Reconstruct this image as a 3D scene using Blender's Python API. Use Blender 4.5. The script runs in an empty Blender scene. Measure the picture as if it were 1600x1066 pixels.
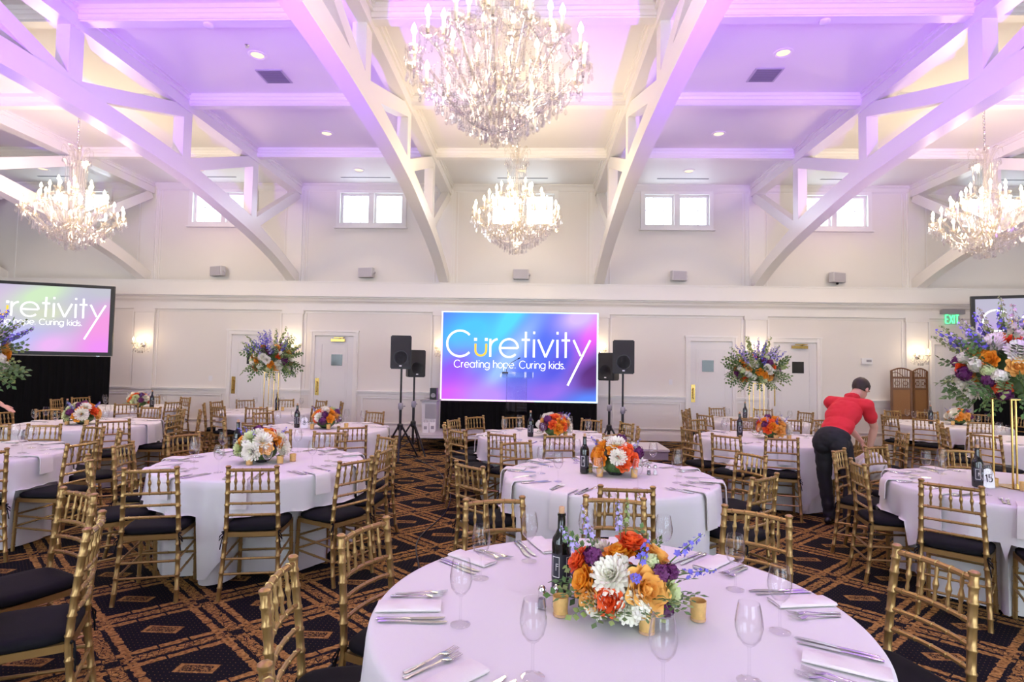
import bpy, bmesh, math, random
from mathutils import Vector, Matrix, noise
random.seed(7)
SC = bpy.context.scene
COL = SC.collection
PI = math.pi

# ------------------------------------------------------------------ camera
CAM_H = 1.645
def cam_basis(pitch, yaw, roll):
    cy, sy = math.cos(yaw), math.sin(yaw)
    fwd = Vector((-sy, cy, 0)); right = Vector((cy, sy, 0)); up = Vector((0, 0, 1))
    f2 = fwd*math.cos(pitch) + up*math.sin(pitch)
    u2 = up*math.cos(pitch) - fwd*math.sin(pitch)
    r2 = right*math.cos(roll) + u2*math.sin(roll)
    u3 = u2*math.cos(roll) - right*math.sin(roll)
    return r2, u3, f2
_r, _u, _f = cam_basis(0.0453, 0.0380, 0.0167)
cam_data = bpy.data.cameras.new('camera')
cam_data.sensor_width = 36.0
cam_data.sensor_fit = 'HORIZONTAL'
cam_data.lens = 880.06*36/1600
cam_data.clip_start = 0.05
cam_data.clip_end = 200
cam = bpy.data.objects.new('camera', cam_data)
COL.objects.link(cam)
cam.matrix_world = Matrix(((_r.x, _u.x, -_f.x, 0), (_r.y, _u.y, -_f.y, 0), (_r.z, _u.z, -_f.z, CAM_H), (0, 0, 0, 1)))
SC.camera = cam

# ------------------------------------------------------------------ view, world, large lights
SC.view_settings.view_transform = 'Standard'
SC.view_settings.look = 'None'
SC.view_settings.gamma = 1.0
SC.view_settings.use_curve_mapping = False
SC.view_settings.exposure = 0.30
SC.cycles.use_denoising = True
SC.cycles.max_bounces = 7
SC.cycles.diffuse_bounces = 4
SC.cycles.glossy_bounces = 3
SC.cycles.transmission_bounces = 4
SC.cycles.transparent_max_bounces = 24
SC.cycles.sample_clamp_indirect = 4.0
SC.cycles.caustics_reflective = False
SC.cycles.caustics_refractive = False

world = bpy.data.worlds.new('sky')
SC.world = world
world.use_nodes = True
wn = world.node_tree
wn.nodes['Background'].inputs['Color'].default_value = (0.80, 0.90, 1.0, 1)
wn.nodes['Background'].inputs['Strength'].default_value = 6.0

# room numbers (metres; x along the far wall, y towards it, z up)
D = 13.08            # far wall
REAR = -1.5          # wall behind the viewpoint
X0, BAY = -9.252, 3.581
TRUSS_X = [X0 + BAY*i for i in range(-1, 7)]
XL, XR = -13.05, 12.45
ZC = 5.90            # ceiling
PUR = 2.207          # purlin spacing
LEDGE = 3.56
CX = X0 + 2.5*BAY    # centre line of the room

def light(name, kind, loc, energy, color, rot=(0, 0, 0), **kw):
    d = bpy.data.lights.new(name, kind)
    d.energy = energy; d.color = color
    for k, v in kw.items(): setattr(d, k, v)
    o = bpy.data.objects.new(name, d); COL.objects.link(o)
    o.location = loc; o.rotation_euler = rot
    return o
# daylight entering through the tall windows in the wall behind the viewpoint
REAR_WIN = [(-9.6, 2.4), (-6.0, 2.4), (-2.6, 2.4), (2.0, 2.4), (5.4, 2.4), (9.0, 2.4)]
for wx, ww in REAR_WIN:
    light('window_daylight', 'AREA', (wx, REAR-0.35, 1.9), 34, (0.86, 0.93, 1.0), (math.radians(90), 0, 0), shape='RECTANGLE', size=ww, size_y=2.7)
# the two purple event uplights that stand beside the front table, outside the frame
for lx, out in ((-2.69, -1), (2.09, 1)):
    u = light('purple_uplight', 'SPOT', (lx, 1.63, 1.15), 2000, (0.34, 0.05, 1.0), spot_size=math.radians(84), spot_blend=0.4, shadow_soft_size=0.06)
    u.rotation_euler = Vector((0.42*out, 0.62, 1.0)).to_track_quat('-Z', 'Y').to_euler()

# ------------------------------------------------------------------ material helpers
def new_mat(name):
    m = bpy.data.materials.new(name); m.use_nodes = True
    nt = m.node_tree
    return m, nt, nt.nodes['Principled BSDF']
def pmat(name, color, rough=0.5, metal=0.0, noise_amt=0.0, noise_scale=8.0, bump=0.0, bump_scale=60.0, spec=0.5, **kw):
    m, nt, b = new_mat(name)
    b.inputs['Base Color'].default_value = (*color, 1)
    b.inputs['Roughness'].default_value = rough
    b.inputs['Metallic'].default_value = metal
    b.inputs['Specular IOR Level'].default_value = spec
    for k, v in kw.items(): b.inputs[k.replace('_', ' ')].default_value = v
    tc = nt.nodes.new('ShaderNodeTexCoord')
    if noise_amt > 0:
        n = nt.nodes.new('ShaderNodeTexNoise'); n.inputs['Scale'].default_value = noise_scale; n.inputs['Detail'].default_value = 4
        nt.links.new(tc.outputs['Object'], n.inputs['Vector'])
        mx = nt.nodes.new('ShaderNodeMix'); mx.data_type = 'RGBA'
        lo = tuple(c*(1-noise_amt) for c in color); hi = tuple(min(1, c*(1+noise_amt)) for c in color)
        mx.inputs[6].default_value = (*lo, 1); mx.inputs[7].default_value = (*hi, 1)
        nt.links.new(n.outputs['Fac'], mx.inputs[0]); nt.links.new(mx.outputs[2], b.inputs['Base Color'])
    if bump > 0:
        n2 = nt.nodes.new('ShaderNodeTexNoise'); n2.inputs['Scale'].default_value = bump_scale; n2.inputs['Detail'].default_value = 3
        nt.links.new(tc.outputs['Object'], n2.inputs['Vector'])
        bp = nt.nodes.new('ShaderNodeBump'); bp.inputs['Strength'].default_value = bump; bp.inputs['Distance'].default_value = 0.01
        nt.links.new(n2.outputs['Fac'], bp.inputs['Height']); nt.links.new(bp.outputs['Normal'], b.inputs['Normal'])
    return m
def emit_mat(name, color, strength, sample=True):
    m = bpy.data.materials.new(name); m.use_nodes = True
    nt = m.node_tree; nt.nodes.remove(nt.nodes['Principled BSDF'])
    e = nt.nodes.new('ShaderNodeEmission'); e.inputs['Color'].default_value = (*color, 1); e.inputs['Strength'].default_value = strength
    nt.links.new(e.outputs[0], nt.nodes['Material Output'].inputs['Surface'])
    if not sample: m.cycles.emission_sampling = 'NONE'
    return m
def clear_mat(name, tint=(1, 1, 1), gloss=0.12, body=0.0, body_col=(1, 1, 1), rough=0.03, fres=True):
    """thin clear glass / crystal: see-through, with a glossy coat and a little scattering body"""
    m = bpy.data.materials.new(name); m.use_nodes = True
    nt = m.node_tree; nt.nodes.remove(nt.nodes['Principled BSDF'])
    t = nt.nodes.new('ShaderNodeBsdfTransparent'); t.inputs['Color'].default_value = (*tint, 1)
    g = nt.nodes.new('ShaderNodeBsdfGlossy'); g.inputs['Roughness'].default_value = rough
    mx = nt.nodes.new('ShaderNodeMixShader')
    if fres == 'real':
        lw = nt.nodes.new('ShaderNodeLayerWeight'); lw.inputs['Blend'].default_value = 0.5; pw = nt.nodes.new('ShaderNodeMath'); pw.operation = 'POWER'; pw.inputs[1].default_value = 3.0; ma = nt.nodes.new('ShaderNodeMath'); ma.operation = 'MULTIPLY_ADD'; ma.inputs[1].default_value = 0.75; ma.inputs[2].default_value = gloss
        nt.links.new(lw.outputs['Facing'], pw.inputs[0]); nt.links.new(pw.outputs[0], ma.inputs[0]); nt.links.new(ma.outputs[0], mx.inputs[0])
    elif fres:
        lw = nt.nodes.new('ShaderNodeLayerWeight'); lw.inputs['Blend'].default_value = 0.35
        mp = nt.nodes.new('ShaderNodeMapRange'); mp.inputs['To Min'].default_value = gloss*0.5; mp.inputs['To Max'].default_value = min(1, gloss*4.5)
        nt.links.new(lw.outputs['Facing'], mp.inputs['Value']); nt.links.new(mp.outputs[0], mx.inputs[0])
    else:
        mx.inputs[0].default_value = gloss
    nt.links.new(t.outputs[0], mx.inputs[1]); nt.links.new(g.outputs[0], mx.inputs[2])
    last = mx
    if body > 0:
        d1 = nt.nodes.new('ShaderNodeBsdfDiffuse'); d1.inputs['Color'].default_value = (*body_col, 1)
        d2 = nt.nodes.new('ShaderNodeBsdfTranslucent'); d2.inputs['Color'].default_value = (*body_col, 1)
        a = nt.nodes.new('ShaderNodeAddShader')
        nt.links.new(d1.outputs[0], a.inputs[0]); nt.links.new(d2.outputs[0], a.inputs[1])
        m2 = nt.nodes.new('ShaderNodeMixShader'); m2.inputs[0].default_value = body
        nt.links.new(mx.outputs[0], m2.inputs[1]); nt.links.new(a.outputs[0], m2.inputs[2]); last = m2
    nt.links.new(last.outputs[0], nt.nodes['Material Output'].inputs['Surface'])
    return m

M = {}
M['wall'] = pmat('wall_paint', (0.82, 0.785, 0.73), 0.6, noise_amt=0.015, noise_scale=1.5)
M['trim'] = pmat('white_trim_paint', (0.86, 0.84, 0.80), 0.38)
M['truss'] = pmat('truss_paint', (0.86, 0.84, 0.80), 0.30)
M['ceil'] = pmat('ceiling_paint', (0.85, 0.83, 0.80), 0.55, noise_amt=0.01, noise_scale=2)
M['door'] = pmat('door_paint', (0.80, 0.79, 0.78), 0.35)
M['brass'] = pmat('polished_brass', (0.62, 0.42, 0.13), 0.25, 1.0)
M['darkglass'] = pmat('dark_glass', (0.03, 0.032, 0.03), 0.1)
M['gold'] = pmat('gold_chair_paint', (0.36, 0.225, 0.08), 0.33, 0.6, noise_amt=0.12, noise_scale=25)
M['cushion'] = pmat('black_cushion_fabric', (0.006, 0.006, 0.008), 0.8, spec=0.15, bump=0.15, bump_scale=300)
M['linen'] = pmat('white_linen', (0.72, 0.70, 0.69), 0.75, bump=0.12, bump_scale=350)
M['napkin'] = pmat('napkin_linen', (0.76, 0.72, 0.69), 0.8, bump=0.15, bump_scale=300)
M['tablewood'] = pmat('plywood', (0.35, 0.22, 0.12), 0.6, noise_amt=0.2, noise_scale=6)
M['steel'] = pmat('stainless_steel', (0.62, 0.62, 0.64), 0.18, 1.0)
M['chrome'] = pmat('chrome', (0.8, 0.8, 0.82), 0.08, 1.0)
M['glass'] = clear_mat('wine_glass', (0.988, 0.99, 0.99), 0.025, rough=0.0, fres='real')
M['pane'] = clear_mat('window_glass', (0.97, 0.99, 1.0), 0.06)
M['acrylic'] = clear_mat('clear_acrylic', (0.93, 0.95, 0.97), 0.10)
M['bottle'] = pmat('dark_bottle_glass', (0.008, 0.010, 0.008), 0.08, 0.0, spec=0.7)
M['label'] = pmat('dark_label_paper', (0.025, 0.025, 0.035), 0.6)
M['labelwhite'] = pmat('label_print', (0.75, 0.74, 0.72), 0.6)
M['cork'] = pmat('cork', (0.55, 0.33, 0.18), 0.8, noise_amt=0.2, noise_scale=80)
M['candle_gold'] = pmat('gold_mercury_glass', (0.72, 0.47, 0.16), 0.3, 0.35, noise_amt=0.3, noise_scale=60)
M['wax'] = pmat('candle_wax', (0.95, 0.80, 0.55), 0.5)
M['black'] = pmat('black_plastic', (0.012, 0.012, 0.013), 0.45)
M['drape'] = pmat('black_velour', (0.006, 0.006, 0.007), 0.95, spec=0.1)
M['grille'] = pmat('black_speaker_grille', (0.02, 0.02, 0.022), 0.55, bump=0.5, bump_scale=250)
M['grey'] = pmat('grey_plastic', (0.32, 0.31, 0.34), 0.5)
M['lightgrey'] = pmat('light_grey_speaker_plastic', (0.66, 0.64, 0.65), 0.5)
M['stage'] = pmat('stage_vinyl', (0.50, 0.47, 0.48), 0.35, noise_amt=0.06, noise_scale=5)
M['white'] = pmat('white_plastic', (0.82, 0.82, 0.82), 0.4)
M['wood'] = pmat('screen_wood', (0.17, 0.07, 0.022), 0.45, noise_amt=0.25, noise_scale=14)
M['cane'] = pmat('screen_cane_panel', (0.30, 0.135, 0.04), 0.55, noise_amt=0.12, noise_scale=50, bump=0.3, bump_scale=200)
M['bulb'] = emit_mat('warm_bulb', (1.0, 0.80, 0.50), 14.0, sample=False)
M['downlight'] = emit_mat('downlight_lens', (1.0, 0.80, 0.52), 1.3, sample=False)
M['crystal'] = clear_mat('crystal', (0.97, 0.97, 0.98), 0.20, 0.012, (1.0, 0.95, 0.86), 0.04, False)
M['crystal_arm'] = clear_mat('glass_arm', (0.96, 0.95, 0.92), 0.20, 0.03, (1.0, 0.94, 0.80), 0.08, False)
M['sleeve'] = pmat('candle_sleeve', (0.92, 0.86, 0.70), 0.5)
M['exit_green'] = emit_mat('exit_letter_glow', (0.10, 0.9, 0.30), 2.0)
M['vent'] = pmat('vent_metal', (0.50, 0.48, 0.52), 0.5)
M['ventdark'] = pmat('vent_dark_metal', (0.22, 0.21, 0.23), 0.7)  # darker grey metal of the louvres and slots
M['stem'] = pmat('green_stem', (0.10, 0.20, 0.05), 0.6)
M['leaf'] = pmat('leaf_green', (0.085, 0.17, 0.045), 0.5, noise_amt=0.4, noise_scale=9)
M['leaf_light'] = pmat('leaf_light_green', (0.27, 0.36, 0.11), 0.5, noise_amt=0.3, noise_scale=9)
M['rose_orange'] = pmat('orange_rose_petal', (0.90, 0.36, 0.025), 0.55, noise_amt=0.12, noise_scale=14, Subsurface_Weight=0.0)
M['rose_peach'] = pmat('peach_rose_petal', (0.92, 0.50, 0.12), 0.55, noise_amt=0.1, noise_scale=14)
M['rose_coral'] = pmat('coral_rose_petal', (0.88, 0.13, 0.025), 0.55, noise_amt=0.12, noise_scale=14)
M['mum_white'] = pmat('cream_chrysanthemum_petal', (0.90, 0.88, 0.74), 0.6)
M['mum_green'] = pmat('pale_green_bloom_petal', (0.66, 0.74, 0.38), 0.6)
M['petal_purple'] = pmat('plum_petal', (0.13, 0.015, 0.11), 0.6, noise_amt=0.2, noise_scale=30)
M['petal_blue'] = pmat('blue_delphinium_petal', (0.16, 0.14, 0.60), 0.6, noise_amt=0.25, noise_scale=30)
M['petal_lavender'] = pmat('lavender_petal', (0.42, 0.36, 0.68), 0.6, noise_amt=0.2, noise_scale=30)
M['skin'] = pmat('skin', (0.62, 0.33, 0.24), 0.5, noise_amt=0.05, noise_scale=20)
M['shirt'] = pmat('red_polo_fabric', (0.62, 0.018, 0.03), 0.8, bump=0.15, bump_scale=200)
M['pants'] = pmat('black_trouser_fabric', (0.010, 0.010, 0.013), 0.8)
M['shoe'] = pmat('black_leather', (0.012, 0.011, 0.011), 0.3)
M['hair'] = pmat('dark_brown_hair', (0.022, 0.012, 0.008), 0.5, bump=0.5, bump_scale=120)
M['paper'] = pmat('white_card', (0.85, 0.84, 0.83), 0.6)
M['ink'] = pmat('black_ink', (0.02, 0.02, 0.02), 0.6)

# ------------------------------------------------------------------ mesh helpers
class MB:
    """collects geometry; build() makes one mesh"""
    def __init__(s): s.v = []; s.f = []; s.mi = []; s.cur = 0
    def add(s, vs, fs):
        b = len(s.v); s.v += [tuple(x) for x in vs]
        for f in fs: s.f.append(tuple(i+b for i in f)); s.mi.append(s.cur)
        return s
    def box(s, lo, hi):
        x0, y0, z0 = lo; x1, y1, z1 = hi
        return s.add([(x0,y0,z0),(x1,y0,z0),(x1,y1,z0),(x0,y1,z0),(x0,y0,z1),(x1,y0,z1),(x1,y1,z1),(x0,y1,z1)],
                     [(0,3,2,1),(4,5,6,7),(0,1,5,4),(1,2,6,5),(2,3,7,6),(3,0,4,7)])
    def cbox(s, c, size): return s.box([c[i]-size[i]/2 for i in range(3)], [c[i]+size[i]/2 for i in range(3)])
    def tube(s, pts, rad, n=8, cap=True):
        pts = [Vector(p) for p in pts]; rads = rad if isinstance(rad, (list, tuple)) else [rad]*len(pts)
        prev = None; vs = []
        for i, p in enumerate(pts):
            d = (pts[min(i+1, len(pts)-1)] - pts[max(i-1, 0)])
            if d.length < 1e-9: d = Vector((0, 0, 1))
            d.normalize()
            if prev is None:
                a = Vector((0, 0, 1)) if abs(d.z) < 0.9 else Vector((1, 0, 0))
                x = d.cross(a).normalized()
            else:
                x = (prev - d*prev.dot(d))
                x = x.normalized() if x.length > 1e-6 else d.orthogonal().normalized()
            prev = x; y = d.cross(x)
            for k in range(n):
                a = 2*PI*k/n
                vs.append(p + (x*math.cos(a) + y*math.sin(a))*rads[i])
        fs = []
        for i in range(len(pts)-1):
            for k in range(n):
                fs.append((i*n+k, i*n+(k+1) % n, (i+1)*n+(k+1) % n, (i+1)*n+k))
        if cap:
            fs.append(tuple(range(n-1, -1, -1))); fs.append(tuple((len(pts)-1)*n+k for k in range(n)))
        return s.add(vs, fs)
    def lathe(s, prof, n=16, c=(0, 0, 0), scale=(1, 1), cap=True):
        vs = []; fs = []
        for r, z in prof:
            for k in range(n):
                a = 2*PI*k/n
                vs.append((c[0]+r*math.cos(a)*scale[0], c[1]+r*math.sin(a)*scale[1], c[2]+z))
        for i in range(len(prof)-1):
            for k in range(n):
                fs.append((i*n+k, i*n+(k+1) % n, (i+1)*n+(k+1) % n, (i+1)*n+k))
        if cap and prof[0][0] > 1e-6: fs.append(tuple(range(n-1, -1, -1)))
        if cap and prof[-1][0] > 1e-6: fs.append(tuple((len(prof)-1)*n+k for k in range(n)))
        return s.add(vs, fs)
    def ellipsoid(s, c, r, n=12, m=8):
        prof = []
        vs = [(c[0], c[1], c[2]-r[2])]; fs = []
        for j in range(1, m):
            t = PI*j/m
            for k in range(n):
                a = 2*PI*k/n
                vs.append((c[0]+r[0]*math.sin(t)*math.cos(a), c[1]+r[1]*math.sin(t)*math.sin(a), c[2]-r[2]*math.cos(t)))
        vs.append((c[0], c[1], c[2]+r[2])); L = len(vs)-1
        for k in range(n):
            fs.append((0, 1+(k+1) % n, 1+k)); fs.append((L, L-n+k, L-n+(k+1) % n))
        for j in range(m-2):
            for k in range(n):
                fs.append((1+j*n+k, 1+j*n+(k+1) % n, 1+(j+1)*n+(k+1) % n, 1+(j+1)*n+k))
        return s.add(vs, fs)
    def prism(s, poly, axis, a0, a1):
        """poly: 2-D outline; extruded along axis ('x','y','z') from a0 to a1"""
        def P(u, v, w): return {'x': (w, u, v), 'y': (u, w, v), 'z': (u, v, w)}[axis]
        n = len(poly); vs = [P(u, v, a0) for u, v in poly] + [P(u, v, a1) for u, v in poly]
        fs = [tuple(range(n)), tuple(range(2*n-1, n-1, -1))] + [(i, i+n, (i+1) % n+n, (i+1) % n) for i in range(n)]
        return s.add(vs, fs)
    def grid(s, rows):
        nr, nc = len(rows), len(rows[0])
        return s.add([p for r in rows for p in r], [(i*nc+j, i*nc+j+1, (i+1)*nc+j+1, (i+1)*nc+j) for i in range(nr-1) for j in range(nc-1)])
    def mesh(s, name, mats, smooth=True, angle=40, fix=True):
        me = bpy.data.meshes.new(name); me.from_pydata(s.v, [], s.f)
        for m in (mats if isinstance(mats, (list, tuple)) else [mats]): me.materials.append(m)
        if any(s.mi): me.polygons.foreach_set('material_index', s.mi)
        if fix:
            bm = bmesh.new(); bm.from_mesh(me); bmesh.ops.recalc_face_normals(bm, faces=bm.faces); bm.to_mesh(me); bm.free()
        if smooth:
            me.polygons.foreach_set('use_smooth', [True]*len(me.polygons))
            try: me.set_sharp_from_angle(angle=math.radians(angle))
            except Exception: pass
        me.update()
        return me
CACHE = {}
def cached(key, fn):
    if key not in CACHE: CACHE[key] = fn()
    return CACHE[key]
def obj(name, me, parent=None, loc=(0, 0, 0), rot=(0, 0, 0), scale=(1, 1, 1)):
    o = bpy.data.objects.new(name, me); COL.objects.link(o)
    if parent: o.parent = parent
    o.location = loc; o.rotation_euler = rot; o.scale = scale
    return o
def tag(o, label=None, cat=None, group=None, kind=None):
    if label: o['label'] = label
    if cat: o['category'] = cat
    if group: o['group'] = group
    if kind: o['kind'] = kind
    return o
def empty(name, loc=(0, 0, 0), rz=0.0, scale=1.0):
    o = bpy.data.objects.new(name, None); COL.objects.link(o)
    o.location = loc; o.rotation_euler = (0, 0, rz); o.scale = (scale,)*3
    o.empty_display_size = 0.1
    return o
def struct(name, me, parent=None, **kw):
    o = obj(name, me, parent, **kw)
    if parent is None: o['kind'] = 'structure'
    return o
def box_mesh(name, lo, hi, mat): return MB().box(lo, hi).mesh(name, mat, smooth=False)
def copy_tree(o, parent=None):
    c = o.copy(); COL.objects.link(c)
    if parent: c.parent = parent; c.matrix_parent_inverse = o.matrix_parent_inverse.copy()
    for ch in o.children: copy_tree(ch, c)
    return c
# ------------------------------------------------------------------ carpet
def carpet_mat():
    m, nt, b = new_mat('patterned_carpet')
    N = nt.nodes.new; Lk = nt.links.new
    def math_(op, a, bb=None, c=None):
        n = N('ShaderNodeMath'); n.operation = op
        for i, x in enumerate((a, bb, c)):
            if x is None: continue
            if isinstance(x, (int, float)): n.inputs[i].default_value = x
            else: Lk(x, n.inputs[i])
        return n.outputs[0]
    tc = N('ShaderNodeTexCoord'); sp = N('ShaderNodeSeparateXYZ'); Lk(tc.outputs['Object'], sp.inputs[0])
    nz = N('ShaderNodeTexNoise'); nz.inputs['Scale'].default_value = 26; nz.inputs['Detail'].default_value = 2
    Lk(tc.outputs['Object'], nz.inputs['Vector'])
    wob = math_('MULTIPLY', math_('SUBTRACT', nz.outputs['Fac'], 0.5), 0.05)
    a = math_('DIVIDE', math_('SUBTRACT', sp.outputs[0], 2.42), 0.933)
    bb = math_('DIVIDE', math_('SUBTRACT', sp.outputs[1], 4.281), 0.832)
    u = math_('ADD', a, bb); v = math_('SUBTRACT', a, bb)
    def frac(x): return math_('SUBTRACT', x, math_('ROUND', x))
    fu, fv = frac(u), frac(v)
    fuw, fvw = math_('ADD', fu, wob), math_('ADD', fv, wob)
    au, av = math_('ABSOLUTE', fuw), math_('ABSOLUTE', fvw)
    dx = math_('MULTIPLY', math_('ADD', fu, fv), 0.933/2); dy = math_('MULTIPLY', math_('SUBTRACT', fu, fv), 0.832/2)
    adx, ady = math_('ABSOLUTE', dx), math_('ABSOLUTE', dy)
    def lt(x, t): return math_('LESS_THAN', x, t)
    def gt(x, t): return math_('GREATER_THAN', x, t)
    def mul(*xs):
        r = xs[0]
        for x in xs[1:]: r = math_('MULTIPLY', r, x)
        return r
    # bands along both lattice directions: a segmented cane bar on one side of the line, a leaf row on the other
    def band(ac, fc, other, fo):
        near = gt(ac, 0.335)
        gap = gt(math_('ABSOLUTE', math_('SUBTRACT', ac, 0.425)), 0.022)
        notend = lt(other, 0.44)
        tex = N('ShaderNodeTexVoronoi'); tex.feature = 'DISTANCE_TO_EDGE'; tex.inputs['Scale'].default_value = 34
        Lk(tc.outputs['Object'], tex.inputs['Vector'])
        leafy = gt(tex.outputs['Distance'], 0.05)
        seg = gt(math_('ABSOLUTE', math_('SUBTRACT', math_('FRACT', math_('MULTIPLY', fo, 4.0)), 0.5)), 0.035)
        bar = lt(ac, 0.425)
        leaf_or_bar = math_('MAXIMUM', mul(bar, seg), mul(math_('SUBTRACT', 1.0, bar), leafy))
        return mul(near, gap, notend, leaf_or_bar)
    gold = math_('MAXIMUM', band(au, fu, av, fv), band(av, fv, au, fu))
    # little lozenge in the middle of each field
    med = mul(lt(adx, 0.110), lt(ady, 0.044))
    frame = mul(med, math_('MAXIMUM', gt(adx, 0.084), gt(ady, 0.030)))
    vor = N('ShaderNodeTexVoronoi'); vor.feature = 'DISTANCE_TO_EDGE'; vor.inputs['Scale'].default_value = 60
    Lk(tc.outputs['Object'], vor.inputs['Vector'])
    scroll = mul(med, lt(vor.outputs['Distance'], 0.12))
    gold = math_('MAXIMUM', gold, math_('MAXIMUM', frame, math_('MULTIPLY', scroll, 0.7)))
    # pin dots
    px = math_('ABSOLUTE', math_('SUBTRACT', math_('FRACT', math_('MULTIPLY', sp.outputs[0], 34.0)), 0.5))
    py = math_('ABSOLUTE', math_('SUBTRACT', math_('FRACT', math_('MULTIPLY', sp.outputs[1], 34.0)), 0.5))
    dots = math_('MULTIPLY', mul(lt(px, 0.09), lt(py, 0.09)), 0.45)
    fac = math_('MAXIMUM', gold, dots)
    n2 = N('ShaderNodeTexNoise'); n2.inputs['Scale'].default_value = 45; n2.inputs['Detail'].default_value = 4
    Lk(tc.outputs['Object'], n2.inputs['Vector'])
    cr = N('ShaderNodeValToRGB')
    cr.color_ramp.elements[0].position = 0.3; cr.color_ramp.elements[0].color = (0.11, 0.048, 0.011, 1)
    cr.color_ramp.elements[1].position = 0.66; cr.color_ramp.elements[1].color = (0.42, 0.235, 0.07, 1)
    Lk(n2.outputs['Fac'], cr.inputs[0])
    mx = N('ShaderNodeMix'); mx.data_type = 'RGBA'
    mx.inputs[6].default_value = (0.007, 0.007, 0.010, 1)
    Lk(cr.outputs[0], mx.inputs[7]); Lk(fac, mx.inputs[0]); Lk(mx.outputs[2], b.inputs['Base Color'])
    b.inputs['Roughness'].default_value = 0.95; b.inputs['Specular IOR Level'].default_value = 0.1
    bp = N('ShaderNodeBump'); bp.inputs['Strength'].default_value = 0.3; bp.inputs['Distance'].default_value = 0.004
    n3 = N('ShaderNodeTexNoise'); n3.inputs['Scale'].default_value = 400
    Lk(tc.outputs['Object'], n3.inputs['Vector']); Lk(n3.outputs['Fac'], bp.inputs['Height']); Lk(bp.outputs['Normal'], b.inputs['Normal'])
    return m
M['carpet'] = carpet_mat()
struct('floor', box_mesh('floor', (XL-.3, REAR-.3, -0.1), (XR+.3, D+.3, 0), M['carpet']))

# ------------------------------------------------------------------ walls, ceiling
T = 0.25
def wall_with_holes(name, x0, x1, z0, z1, holes, y0, y1, mat):
    """wall in the xz plane between y0 and y1 with rectangular holes (xa, xb, za, zb), cut as a grid of boxes in one mesh"""
    xs = sorted({x0, x1, *[h[0] for h in holes], *[h[1] for h in holes]}); zs = sorted({z0, z1, *[h[2] for h in holes], *[h[3] for h in holes]})
    mb = MB()
    for i in range(len(xs)-1):
        run = None
        for j in range(len(zs)-1):
            cx, cz = (xs[i]+xs[i+1])/2, (zs[j]+zs[j+1])/2
            inside = any(h[0] < cx < h[1] and h[2] < cz < h[3] for h in holes)
            if not inside:
                if run is None: run = [zs[j], zs[j+1]]
                else: run[1] = zs[j+1]
            if inside or j == len(zs)-2:
                if run: mb.box((xs[i], y0, run[0]), (xs[i+1], y1, run[1])); run = None
    return mb.mesh(name, mat, smooth=False)
WIN = [CX + BAY*k for k in (-3, -2, -1, 0, 1, 2, 3)]
WZ0, WZ1, WHW = 4.97, 5.70, 0.745
wall_far = struct('wall_far', wall_with_holes('wall_far', XL-T, XR+T, 0, ZC, [(w-WHW, w+WHW, WZ0, WZ1) for w in WIN], D, D+T, M['wall']))
struct('wall_left', box_mesh('wall_left', (XL-T, REAR-T, 0), (XL, D, ZC), M['wall']))
struct('wall_right', box_mesh('wall_right', (XR, REAR-T, 0), (XR+T, D, ZC), M['wall']))
struct('wall_rear', wall_with_holes('wall_rear', XL, XR, 0, ZC, [(x-w/2, x+w/2, 0.5, 3.3) for x, w in REAR_WIN], REAR-T, REAR, M['wall']))
struct('ceiling', box_mesh('ceiling', (XL-T, REAR-T, ZC), (XR+T, D+T, ZC+0.2), M['ceil']))
# tall windows behind the viewpoint: frame, bars and panes
for i, (wx, ww) in enumerate(REAR_WIN):
    mb = MB()
    for xx in (wx-ww/2, wx-ww/6-.02, wx+ww/6-.02, wx+ww/2-.05): mb.box((xx, REAR-.16, .5), (xx+.05, REAR-.08, 3.3))
    for zz in (.5, 1.4, 2.35, 3.25): mb.box((wx-ww/2, REAR-.155, zz), (wx+ww/2, REAR-.085, zz+.05))
    w = struct(f'window_{i+8}', mb.mesh('window_frame', M['trim'], smooth=False))
    obj('pane', cached(('rpane', ww), lambda: box_mesh('pane', (-ww/2, -.003, .5), (ww/2, .003, 3.3), M['pane'])), w, loc=(wx, REAR-.12, 0))
# clerestory windows in the far wall
def clere():
    mb = MB()
    for x0, x1 in ((-WHW-.09, -WHW), (WHW, WHW+.09)): mb.box((x0, -.05, WZ0-.09), (x1, .02, WZ1+.07))
    mb.box((-WHW, -.049, WZ1), (WHW, .019, WZ1+.07)); mb.box((-WHW, -.049, WZ0-.085), (WHW, .019, WZ0))
    mb.box((-WHW-.12, -.09, WZ0-.12), (WHW+.12, .018, WZ0-.0901))
    mb.box((-.055, -.03, WZ0), (.055, .14, WZ1))
    return mb.mesh('window_frame', M['trim'], smooth=False)
def sash():
    mb = MB(); w = (WHW-.055)
    for x0, x1 in ((0, .045), (w-.045, w)): mb.box((x0, .06, WZ0), (x1, .11, WZ1))
    mb.box((.045, .061, WZ0), (w-.045, .109, WZ0+.045)); mb.box((.045, .061, WZ1-.045), (w-.045, .109, WZ1))
    for t in (1/3, 2/3): mb.box((w*t-.007, .075, WZ0), (w*t+.007, .09, WZ1))
    zz = (WZ0+WZ1)/2+.02; mb.box((0, .077, zz-.007), (w, .088, zz+.007))
    return mb.mesh('window_sash', M['trim'], smooth=False)
for i, wx in enumerate(WIN):
    w = struct(f'window_{i+1}', cached('clere', clere), loc=(wx, D, 0))
    for sx in (-WHW, .055):
        s_ = obj('window_sash', cached('sash', sash), w, loc=(sx, 0, 0))
        obj('pane', cached('cpane', lambda: box_mesh('pane', (.03, .078, WZ0+.03), (WHW-.085, .082, WZ1-.03), M['pane'])), s_)

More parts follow.
